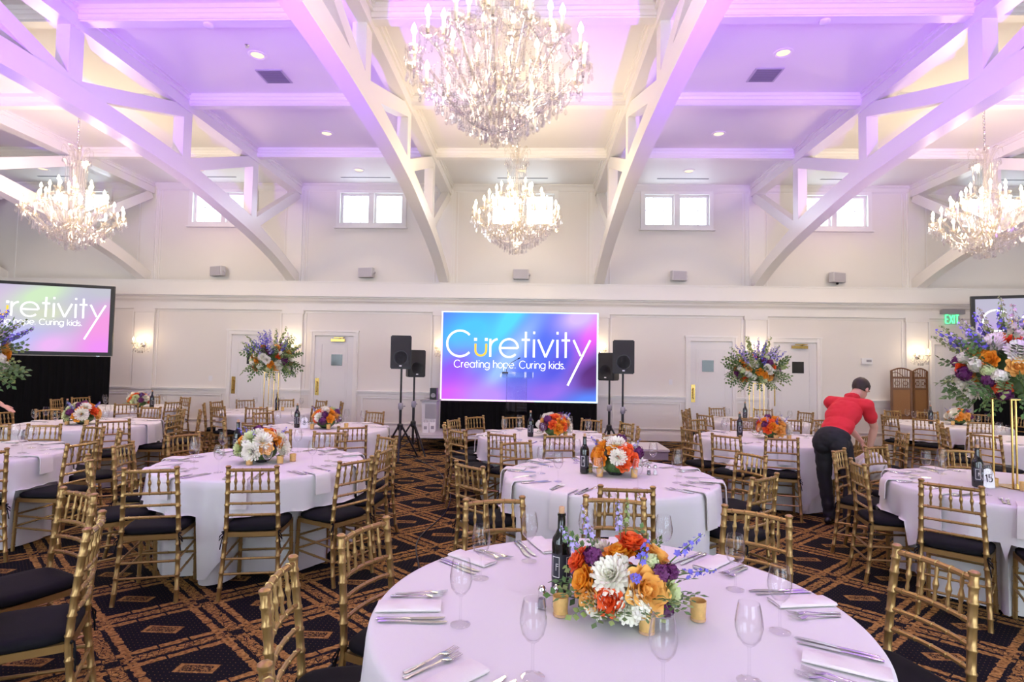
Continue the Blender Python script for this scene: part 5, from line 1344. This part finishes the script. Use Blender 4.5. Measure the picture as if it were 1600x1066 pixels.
FL = {'rose_orange': ('rose', rose_mesh(M['rose_orange'])), 'rose_peach': ('rose', rose_mesh(M['rose_peach'])), 'rose_coral': ('rose', rose_mesh(M['rose_coral'])),
      'mum_white': ('chrysanthemum', mum_mesh(M['mum_white'])), 'mum_green': ('chrysanthemum', mum_mesh(M['mum_green'])),
      'blue': ('delphinium', spike_mesh(M['petal_blue'])), 'lav': ('delphinium', spike_mesh(M['petal_lavender'])), 'purple': ('stock_bloom', cluster_mesh(M['petal_purple'])), 'white_c': ('hydrangea', cluster_mesh(M['mum_white'])), 'green_c': ('hydrangea', cluster_mesh(M['mum_green'])),
      'green_spike': ('snapdragon', spike_mesh(M['leaf_light'], 18, .22, .016)), 'leaf': ('leaf_sprig', leaf_sprig(M['leaf'])), 'leaf2': ('leaf_sprig', leaf_sprig(M['leaf_light'], 7, .12, .013, .03))}
def stick(parent, kind, pos, direction, scale, spin=0.0):
    nm, me = FL[kind]; d = Vector(direction).normalized()
    ax = Vector((1, 0, 0)) if kind.startswith('leaf') else Vector((0, 0, 1))
    q = ax.rotation_difference(d)
    from mathutils import Quaternion
    q = q @ Quaternion(ax, spin)
    o = obj(nm, me, parent, loc=pos, scale=(scale,)*3); o.rotation_mode = 'QUATERNION'; o.rotation_quaternion = q
    return o
def dome(parent, rnd, n, rx, rz, zc, mix, scale, smin=.9, smax=1.15, zmin=-.15):
    """flowers spread over a dome"""
    i = 0; placed = []
    for k in range(n):
        z = 1-(1-zmin)*(k+.5)/n; r = math.sqrt(max(0, 1-z*z)); a = k*2.39996+rnd.uniform(-.25, .25)
        d = Vector((r*math.cos(a), r*math.sin(a), z)); pos = (d.x*rx, d.y*rx, zc+d.z*rz); kind = mix[k % len(mix)]
        nrm = Vector((d.x/rx, d.y/rx, d.z/rz)).normalized()
        s = scale*rnd.uniform(smin, smax)
        back = .045*s if kind.startswith('rose') else .03*s
        if kind in ('blue', 'lav', 'green_spike'): nrm = (nrm+Vector((0, 0, .6))).normalized(); back = .05*s
        p = Vector(pos)-nrm*back*.6
        stick(parent, kind, p, nrm, s, rnd.uniform(0, 6.28))
def low_bouquet(t, dx, dy, seed, label, explicit=False, s=1.0):
    o = empty('flower_arrangement', (TB[t][0]+dx, TB[t][1]+dy, ZS)); tag(o, label, 'flower arrangement', 'low bouquets on the tables')
    rnd = random.Random(seed)
    obj('bowl', cached('bowl', lambda: MB().lathe([(.0001, .0), (.055, .0), (.075, .02), (.085, .06), (.080, .06), (.06, .02), (.0001, .01)], 18).mesh('bowl', M['darkglass'])), o)
    obj('moss', cached('moss', lambda: MB().ellipsoid((0, 0, .085), (.125, .125, .075), 14, 9).mesh('moss', M['leaf'])), o)
    if explicit:
        # from the photograph: (right, towards viewer, up, kind, size)
        rows = [(.055, -.15, .135, 'rose_peach', 1.6), (-.075, -.125, .175, 'mum_white', 1.15), (-.085, -.15, .095, 'rose_coral', 1.05), (-.165, -.07, .13, 'rose_orange', 1.15), (-.15, -.105, .085, 'rose_peach', .95), (.02, -.02, .265, 'rose_coral', 1.1),
                (.115, -.02, .215, 'rose_peach', 1.1), (-.03, -.02, .22, 'rose_orange', 1.15), (.145, -.09, .10, 'mum_green', 1.0), (-.01, -.165, .08, 'mum_white', 1.0), (-.125, -.12, .07, 'mum_white', .9), (-.18, -.02, .19, 'rose_coral', .95),
                (.08, .09, .19, 'rose_orange', 1.0), (-.08, .10, .18, 'mum_white', 1.0), (.16, .05, .12, 'rose_peach', 1.0), (-.16, .09, .10, 'purple', 1.1), (0, .16, .10, 'rose_coral', 1.0), (.02, .05, .24, 'green_c', 1.0),
                (.11, -.12, .185, 'purple', .75), (.155, -.06, .17, 'purple', .7), (-.13, -.05, .215, 'purple', .8), (.125, -.13, .06, 'purple', .6), (.03, -.17, .07, 'white_c', 1.0), (-.03, -.06, .20, 'white_c', .8), (.08, -.07, .205, 'green_c', .8)]
        for x, y, z, k, sz in rows:
            d = Vector((x, y*1.0, (z-.07)*1.1)); d.normalize(); stick(o, k, Vector((x, y, z))-d*.035*sz, d, sz, rnd.uniform(0, 6))
        for x, y, z, k, sz, dr in ((.03, -.10, .19, 'blue', .9, (.1, -.6, .9)), (.02, -.13, .16, 'blue', .8, (-.3, -.9, .4)), (.15, -.04, .19, 'blue', .95, (.6, -.3, .7)), (.17, -.05, .15, 'blue', .8, (.9, -.4, .3)), (-.12, -.02, .23, 'lav', .9, (-.3, -.1, 1)), (-.02, -.02, .26, 'lav', .8, (-.1, 0, 1)),
                                  (-.16, -.03, .2, 'lav', .8, (-.6, -.2, .8)), (.0, .0, .27, 'green_spike', .6, (.05, 0, 1))):
            stick(o, k, (x, y, z), dr, sz, rnd.uniform(0, 6))
        for k in range(30):
            a = 2*PI*k/30+rnd.uniform(-.1, .1); zz = rnd.uniform(.03, .08); stick(o, 'leaf' if k % 3 else 'leaf2', (.12*math.cos(a), .12*math.sin(a), zz), (math.cos(a), math.sin(a), rnd.uniform(-.08, .3)), rnd.uniform(.7, 1.05), rnd.uniform(-.5, .5))
        for k in range(12):
            a = rnd.uniform(.2, 2.9); stick(o, 'leaf2' if k % 2 else 'leaf', (.13*math.cos(a), .13*math.sin(a), .16), (math.cos(a), math.sin(a), .8), rnd.uniform(.6, .9), rnd.uniform(0, 6))
        return
    mix = ['rose_coral', 'mum_white', 'rose_orange', 'purple', 'rose_peach', 'white_c', 'mum_green', 'rose_orange', 'rose_peach', 'purple', 'rose_coral', 'mum_white', 'rose_orange'] ; rnd.shuffle(mix)
    dome(o, rnd, 24, .165*s, .14*s, .112, mix, 1.15*s, zmin=-.02)
    for k in range(5): a = rnd.uniform(0, 6.28); stick(o, ('blue', 'lav')[k % 2], (.10*math.cos(a), .10*math.sin(a), .17), (math.cos(a)*.7, math.sin(a)*.7, .9), .85*s, 0)
    for k in range(14): a = 2*PI*k/14; stick(o, 'leaf' if k % 3 else 'leaf2', (.13*math.cos(a), .13*math.sin(a), .05), (math.cos(a), math.sin(a), rnd.uniform(-.05, .3)), .75, rnd.uniform(-.4, .4))
low_bouquet('T', .045, -.02, 1, 'large low bouquet of orange roses and white blooms on the front table', True)
low_bouquet('B', .055, .01, 12, 'low bouquet of orange and magenta flowers on the table behind the front one', s=1.12)
low_bouquet('A', .0, -.02, 23, 'low bouquet of cream and orange flowers left of the aisle', s=1.12)
low_bouquet('C', .06, -.03, 34, 'low white and coral bouquet beside the number 8 card')
low_bouquet('H', .10, -.08, 45, 'low orange bouquet on the table before the stage', s=1.1)
low_bouquet('D', .02, -.1, 56, 'low bouquet in front of the left black drape', s=1.1)
low_bouquet('D2', .15, .0, 67, 'distant low bouquet under the left projection screen')
low_bouquet('R1', .06, -.05, 78, 'low bright orange bouquet beside the bending person', s=1.1)
low_bouquet('Q', .18, -.05, 89, 'low orange bouquet near the wooden folding screen')
def tall_bouquet(t, dx, dy, seed, label, R, zc, s, dense):
    o = empty('tall_arrangement', (TB[t][0]+dx, TB[t][1]+dy, ZS)); tag(o, label, 'flower arrangement', 'tall bouquets on gold stands')
    rnd = random.Random(seed); zc -= ZS
    st = obj('gold_stand', MB().box((-.10, -.10, 0), (.10, .10, .006)).box((-.10, -.10, zc-R*.62), (.10, .10, zc-R*.60)).mesh('gold_stand', M['brass'], smooth=False), o)
    for sx in (-.09, .09):
        for sy in (-.09, .09): obj('leg', cached(('tleg', round(zc-R*.6, 2)), lambda: MB().box((-.005, -.005, 0), (.005, .005, zc-R*.6)).mesh('leg', M['brass'], smooth=False)), st, loc=(sx, sy, 0))
    obj('foam', MB().ellipsoid((0, 0, zc-R*.1), (R*.55, R*.55, R*.44), 14, 9).mesh('foam', M['leaf']), o)
    mix = ['mum_white', 'rose_orange', 'white_c', 'purple', 'mum_white', 'rose_peach', 'white_c', 'rose_coral', 'mum_white', 'rose_orange', 'green_c', 'purple'] 
    dome(o, rnd, dense, R*.80, R*.66, zc-R*.08, mix, s, .85, 1.2, -.62)
    for k in range(int(dense*.55)):
        a = rnd.uniform(0, 6.28); e = rnd.uniform(.15, 1.0); p = Vector((math.cos(a)*math.sqrt(1-e*e), math.sin(a)*math.sqrt(1-e*e), e))
        stick(o, ('blue', 'lav', 'green_spike')[k % 3], Vector((p.x*R*.62, p.y*R*.62, zc+p.z*R*.5)), p+Vector((0, 0, .35)), s*rnd.uniform(1.1, 1.5), 0)
    for k in range(int(dense*1.5)):
        a = rnd.uniform(0, 6.28); e = rnd.uniform(-.75, .6); q = math.sqrt(1-e*e); p = Vector((math.cos(a)*q, math.sin(a)*q, e))
        stick(o, 'leaf' if k % 4 else 'leaf2', Vector((p.x*R*.66, p.y*R*.66, zc+p.z*R*.5-R*.08)), p+Vector((0, 0, -.25 if e < 0 else .1)), s*rnd.uniform(.95, 1.5), rnd.uniform(0, 6))
tall_bouquet('P', .0, .0, 5, 'big tall bouquet of white, blue and orange flowers on a gold stand at right', .42, 1.71, 1.25, 76)
tall_bouquet('F', .0, .0, 6, 'tall bouquet on a gold stand cut by the left picture edge', .43, 1.72, 1.25, 60)
tall_bouquet('E', .0, .0, 7, 'tall bouquet on a thin gold stand in front of the left doors', .42, 1.72, 1.3, 72)
tall_bouquet('R2', .0, .0, 8, 'tall bouquet on a thin gold stand in front of the right doors', .42, 1.68, 1.3, 72)
# ------------------------------------------------------------------ people: capsules and ellipsoids fused into one skin by a voxel remesh
def capsule(mb, a, b, ra, rb, n=16):
    a, b = Vector(a), Vector(b); d = (b-a); L = d.length; d.normalize()
    pts = []; rad = []
    for i in range(5): t = PI/2*i/5; pts.append(a-d*ra*math.cos(t)); rad.append(max(1e-4, ra*math.sin(t)))
    for i in range(7): t = i/6; pts.append(a.lerp(b, t)); rad.append(ra+(rb-ra)*t)
    for i in range(1, 6): t = PI/2*i/5; pts.append(b+d*rb*math.sin(t)); rad.append(max(1e-4, rb*math.cos(t)))
    mb.tube(pts, rad, n)
def oriented_ellipsoid(mb, c, axes, r, n=18, m=12):
    """axes: three orthonormal vectors"""
    t = MB(); t.ellipsoid((0, 0, 0), r, n, m)
    ax = [Vector(a) for a in axes]; c = Vector(c)
    mb.add([c+ax[0]*v[0]+ax[1]*v[1]+ax[2]*v[2] for v in t.v], t.f)
def hand(mb, w, d, palm, side, curl, zones):
    """hand from wrist w along d; palm = palm normal; side = towards the thumb"""
    d, palm, side = Vector(d).normalized(), Vector(palm).normalized(), Vector(side).normalized(); w = Vector(w)
    oriented_ellipsoid(mb, w+d*.048, (side, palm, d), (.040, .016, .055), 14, 10)
    for k, (o, L) in enumerate(((.028, .072), (.010, .080), (-.009, .075), (-.027, .058))):
        p = w+d*.088+side*o; dirv = d.copy(); r = .0088
        for s in range(3):
            dirv = (dirv*math.cos(curl)+palm*math.sin(curl)).normalized(); q = p+dirv*L*(.42, .32, .26)[s]; capsule(mb, p, q, r, r*.92, 8); p = q; r *= .92
    p = w+d*.025+side*.032; dirv = (d*.6+side*.75+palm*.3).normalized()
    for s in range(2): q = p+dirv*.034; capsule(mb, p, q, .0105, .0095, 8); p = q; dirv = (dirv+d*.5+palm*.25).normalized()
def head(mb, c, fwd, up, zones):
    fwd, up = Vector(fwd).normalized(), Vector(up).normalized(); right = fwd.cross(up).normalized(); up = right.cross(fwd).normalized(); c = Vector(c)
    oriented_ellipsoid(mb, c+up*.025-fwd*.008, (right, fwd, up), (.076, .098, .092)); oriented_ellipsoid(mb, c-up*.045+fwd*.022, (right, fwd, up), (.058, .068, .075))
    capsule(mb, c+fwd*.088-up*.0, c+fwd*.108-up*.028, .009, .014, 8)                                         # nose
    capsule(mb, c+fwd*.082-up*.062-right*.018, c+fwd*.082-up*.062+right*.018, .008, .008, 8)                 # lips
    capsule(mb, c+fwd*.07-up*.10, c+fwd*.06-up*.105, .022, .022, 8)                                          # chin
    for s in (-1, 1): oriented_ellipsoid(mb, c+right*s*.078-fwd*.008-up*.012, (right, fwd, up), (.010, .020, .032), 10, 8); capsule(mb, c+fwd*.080+up*.014+right*s*.05, c+fwd*.088+up*.016+right*s*.016, .010, .010, 8)  # ears, brows
    return right, fwd, up
def person(name, label, build, zones, hair, extras, category='person', waist=None):
    mb = MB(); build(mb); me = mb.mesh('body_src', M['skin'], smooth=True)
    tmp = bpy.data.objects.new('body_src', me); COL.objects.link(tmp)
    r = tmp.modifiers.new('r', 'REMESH'); r.mode = 'VOXEL'; r.voxel_size = .0075
    s = tmp.modifiers.new('s', 'SMOOTH'); s.iterations = 5; s.factor = .5
    dg = bpy.context.evaluated_depsgraph_get(); dg.update()
    body = bpy.data.meshes.new_from_object(tmp.evaluated_get(dg)); bpy.data.objects.remove(tmp)
    body.name = 'body'; body.materials.clear()
    for k in ('skin', 'shirt', 'pants', 'shoe'): body.materials.append(M[k])
    segs = [(Vector(a), Vector(b), rr, z) for a, b, rr, z in zones]
    idx = []
    for p in body.polygons:
        c = p.center; best = (1e9, 0)
        for a, b, rr, z in segs:
            ab = b-a; t = max(0, min(1, (c-a).dot(ab)/max(1e-9, ab.dot(ab)))); d = (c-a-ab*t).length-rr
            if d < best[0]: best = (d, z)
        if waist and best[1] in (1, 2) and best[0] < .2 and (c-waist[0]).length < .34: best = (0, 1 if (c-waist[0]).dot(waist[1]) > waist[2] else 2)
        idx.append(best[1])
    fold_cloth(body, idx); body.polygons.foreach_set('material_index', idx); body.polygons.foreach_set('use_smooth', [True]*len(body.polygons)); body.update()
    o = obj(name, body); tag(o, label, category)
    for nm, me_ in hair+extras: obj(nm, me_, o)
    return o
def fold_cloth(me, idx):
    """small creases on the clothed part of the skin"""
    cloth = set()
    for p, i in zip(me.polygons, idx):
        if i in (1, 2): cloth.update(p.vertices)
    nrm = [v.normal.copy() for v in me.vertices]; co = [v.co.copy() for v in me.vertices]; flat = []
    for vi, c in enumerate(co):
        if vi in cloth:
            f = noise.noise(Vector((c.x*9, c.y*9, c.z*16)))*.006+noise.noise(Vector((c.x*22+4, c.y*22, c.z*30)))*.003
            c = c+nrm[vi]*(f+.004)
        flat += [c.x, c.y, c.z]
    me.vertices.foreach_set('co', flat)
def hair_cap(c, fwd, up, back=True):
    fwd, up = Vector(fwd).normalized(), Vector(up).normalized(); right = fwd.cross(up).normalized(); up = right.cross(fwd).normalized(); c = Vector(c)+up*.028-fwd*.008
    rows = []
    for i in range(15):
        t = PI*i/14*.74; row = []
        for k in range(33):
            a = 2*PI*k/32; f = math.cos(a)          # f = 1 faces forward
            tt = t*(1.0 if f < -.2 else (1.0-.12*(f+.2)/.4 if f < .2 else .88-.40*(f-.2)/.8))
            n_ = noise.noise(Vector((math.cos(a)*3, math.sin(a)*3, t*4)))*.006
            rr = (.084+n_, .107+n_, .103+n_)
            row.append(c+right*rr[0]*math.sin(tt)*math.sin(a)+fwd*rr[1]*math.sin(tt)*f+up*rr[2]*math.cos(tt))
        rows.append([tuple(p) for p in row])
    return ('hair', MB().grid(rows).mesh('hair', M['hair'], angle=80, fix=False))
# --- waiter bending over between the tables
def V3(*a): return Vector(a)
hipc = V3(3.24, 6.24, .93); neckb = V3(3.56, 6.45, 1.375)
face = V3(.74, .67, 0).normalized(); rgt = V3(face.y, -face.x, 0)
lean = (neckb-hipc).normalized(); nrm_front = (face-lean*face.dot(lean)).normalized()
sh_r = hipc+lean*.47+rgt*.185; sh_l = hipc+lean*.49-rgt*.185
el_r = V3(3.745, 6.35, 1.045); wr_r = V3(3.73, 6.42, .80); el_l = V3(3.60, 6.70, 1.07); wr_l = V3(3.73, 6.56, .86)
knee_l, ank_l = V3(3.20, 6.34, .49), V3(3.24, 6.32, .09)
knee_r, ank_r = V3(3.37, 6.14, .49), V3(3.33, 6.10, .09)
hip_l, hip_r = hipc-rgt*.095-V3(0, 0, .06), hipc+rgt*.095-V3(0, 0, .06)
hd = neckb+lean*.11+face*.055+V3(.045, 0, .0); hfwd = (face*.75+V3(.35, 0, -.62)).normalized(); hup = (lean*.8+V3(0, 0, .5)).normalized()
def build_waiter(mb):
    oriented_ellipsoid(mb, hipc-face*.02, (rgt, nrm_front, lean), (.178, .135, .13)); oriented_ellipsoid(mb, hipc-face*.06-V3(0, 0, .05)-rgt*.08, (rgt, face, V3(0, 0, 1)), (.098, .082, .12)); oriented_ellipsoid(mb, hipc-face*.06-V3(0, 0, .05)+rgt*.08, (rgt, face, V3(0, 0, 1)), (.098, .082, .12))
    oriented_ellipsoid(mb, hipc+lean*.16, (rgt, nrm_front, lean), (.158, .115, .15)); oriented_ellipsoid(mb, hipc+lean*.33, (rgt, nrm_front, lean), (.178, .125, .19)); oriented_ellipsoid(mb, hipc+lean*.45, (rgt, nrm_front, lean), (.165, .095, .10))
    capsule(mb, sh_r, sh_l, .068, .068); capsule(mb, neckb-lean*.06, hd, .060, .052)
    for s, e, w in ((sh_r, el_r, wr_r), (sh_l, el_l, wr_l)):
        capsule(mb, s, s.lerp(e, .55), .066, .061); capsule(mb, s.lerp(e, .4), e, .046, .039); capsule(mb, e, e.lerp(w, .35), .039, .040); capsule(mb, e.lerp(w, .35), w, .040, .026)
    for h, k, a in ((hip_l, knee_l, ank_l), (hip_r, knee_r, ank_r)):
        capsule(mb, h, k, .093, .066); capsule(mb, k, a+V3(0, 0, .0), .066, .056); capsule(mb, a-V3(0, 0, .05)-face*.05, a-V3(0, 0, .055)+face*.15, .036, .034); capsule(mb, a, a-V3(0, 0, .03), .055, .05)
    head(mb, hd, hfwd, hup, None)
    hand(mb, wr_r, V3(.15, .25, -1), -rgt, face, .45, None); hand(mb, wr_l, V3(.1, -.3, -1), V3(-.2, -.9, 0), face, .45, None)
zones = [(hd, hd+hup*.03, .10, 0), (neckb+lean*.02, hd, .058, 0), (hipc+lean*.06, hipc+lean*.50, .135, 1), (sh_r, sh_l, .07, 1), (sh_r, sh_r.lerp(el_r, .56), .064, 1), (sh_l, sh_l.lerp(el_l, .56), .064, 1), (sh_r.lerp(el_r, .66), el_r, .042, 0), (sh_l.lerp(el_l, .66), el_l, .042, 0), (el_r, wr_r, .035, 0), (el_l, wr_l, .035, 0),
         (wr_r, wr_r+V3(.02, .03, -.16), .03, 0), (wr_l, wr_l+V3(.02, -.05, -.16), .03, 0), (hipc-face*.03, hipc-lean*.02, .15, 2), (hipc-rgt*.08-V3(0, 0, .1)-face*.05, hipc+rgt*.08-V3(0, 0, .1)-face*.05, .11, 2)]
for h, k, a in ((hip_l, knee_l, ank_l), (hip_r, knee_r, ank_r)): zones += [(h, k, .08, 2), (k, a+V3(0, 0, .02), .06, 2), (a-V3(0, 0, .06)-face*.05, a-V3(0, 0, .06)+face*.15, .04, 3)]
belt_rows = []
for dz in (-.018, .018):
    belt_rows.append([tuple(hipc+lean*(.075+dz)+rgt*.183*math.cos(2*PI*k/32)+nrm_front*.142*math.sin(2*PI*k/32)) for k in range(33)])
collar = [[tuple(neckb-lean*(.035-z)+rgt*(.066+.006*z/.03)*math.cos(2*PI*k/24)+nrm_front*(.064)*math.sin(2*PI*k/24)) for k in range(25)] for z in (0, .035)]
pocket = MB().add([hipc-face*.155+rgt*x-V3(0, 0, z) for x, z in ((.035, .02), (.115, .02), (.115, .028), (.035, .028))], [(0, 1, 2, 3)])
person('person', 'person in a red polo shirt and black trousers bending over a chair', build_waiter, zones, [hair_cap(hd, hfwd, hup)],
       [('collar', MB().grid(collar).mesh('collar', M['shirt'], fix=False))], waist=(hipc, lean, .065))
def bundle():
    rows = []
    for i in range(13):
        v = i/12; row = []
        for k in range(29):
            a = 2*PI*k/28; r = (.03+.12*math.sin(PI*min(1, v*.9+.05)))*(1+.22*math.sin(5*a+v*4)+.1*math.sin(9*a-v*7)); row.append((r*math.cos(a)*1.1, r*math.sin(a)*.8, -.30*v))
        rows.append(row)
    return MB().grid(rows).mesh('napkin_bundle', M['napkin'], angle=80)
o = obj('napkin_bundle', bundle(), loc=(3.77, 6.46, .76)); tag(o, 'bundle of white napkins held by the bending person', 'napkins')
# --- second person at the left edge, walking with one arm swung out
b0 = V3(-6.98, 6.55, 0)
f2 = V3(.25, .97, 0).normalized(); r2 = V3(f2.y, -f2.x, 0)
hip2 = b0+V3(0, 0, .95); nk2 = b0+V3(.04, .02, 1.45)
s_r, s_l = b0+r2*.18+V3(0, 0, 1.38), b0-r2*.18+V3(0, 0, 1.38)
e_r, w_r = b0+V3(.36, .0, 1.22), b0+V3(.60, .02, 1.085)
e_l, w_l = b0-r2*.24+V3(0, 0, 1.1), b0-r2*.24+f2*.12+V3(0, 0, .88)
k2l, a2l, k2r, a2r = b0-r2*.10+f2*.08+V3(0, 0, .5), b0-r2*.10-f2*.06+V3(0, 0, .09), b0+r2*.09+f2*.12+V3(0, 0, .5), b0+r2*.09+f2*.18+V3(0, 0, .09)
hd2 = nk2+V3(0, 0, .16)+f2*.02
def build2(mb):
    z = V3(0, 0, 1)
    oriented_ellipsoid(mb, hip2, (r2, f2, z), (.165, .12, .14)); oriented_ellipsoid(mb, hip2+z*.17, (r2, f2, z), (.145, .105, .15)); oriented_ellipsoid(mb, hip2+z*.33, (r2, f2, z), (.17, .115, .17))
    capsule(mb, s_r, s_l, .06, .06); capsule(mb, nk2-z*.05, hd2, .055, .05)
    for s, e, w in ((s_r, e_r, w_r), (s_l, e_l, w_l)):
        capsule(mb, s, s.lerp(e, .55), .062, .056); capsule(mb, s.lerp(e, .4), e, .043, .036); capsule(mb, e, w, .037, .025)
    for h, k, a in ((hip2-r2*.09-z*.05, k2l, a2l), (hip2+r2*.09-z*.05, k2r, a2r)):
        capsule(mb, h, k, .09, .062); capsule(mb, k, a, .062, .05); capsule(mb, a-z*.05-f2*.05, a-z*.055+f2*.15, .036, .034); capsule(mb, a, a-z*.03, .05, .045)
    head(mb, hd2, f2, z, None); hand(mb, w_r, (w_r-e_r), V3(.3, .4, -1), f2, .25, None); hand(mb, w_l, V3(.1, .3, -1), r2, f2, .3, None)
z2 = [(hd2, hd2+V3(0, 0, .02), .1, 0), (nk2, hd2, .05, 0), (hip2+V3(0, 0, .06), hip2+V3(0, 0, .40), .14, 1), (s_r, s_l, .06, 1), (s_r, s_r.lerp(e_r, .56), .06, 1), (s_l, s_l.lerp(e_l, .56), .06, 1), (s_r.lerp(e_r, .66), e_r, .04, 0), (s_l.lerp(e_l, .66), e_l, .04, 0), (e_r, w_r+(w_r-e_r)*.7, .03, 0), (e_l, w_l-V3(0, 0, .15), .03, 0), (hip2-V3(0, 0, .04), hip2, .14, 2)]
for h, k, a in ((hip2-r2*.09, k2l, a2l), (hip2+r2*.09, k2r, a2r)): z2 += [(h, k, .08, 2), (k, a, .058, 2), (a-V3(0, 0, .06)-f2*.05, a-V3(0, 0, .06)+f2*.15, .04, 3)]
mbx = MB(); n_ = 24; q = s_r.lerp(e_r, .55); dd = (e_r-s_r).normalized(); u_ = dd.orthogonal().normalized(); v_ = dd.cross(u_)
mbx.grid([[tuple(q+dd*t+(u_*math.cos(2*PI*k/n_)+v_*math.sin(2*PI*k/n_))*.0615) for k in range(n_+1)] for t in (-.02, .008)])
person('person', 'person in a red shirt at the left edge, one arm swung out', build2, z2, [hair_cap(hd2, f2, V3(0, 0, 1))], [('cuff_band', mbx.mesh('cuff_band', M['rose_peach'], fix=False))], waist=(hip2, V3(0, 0, 1), .05))
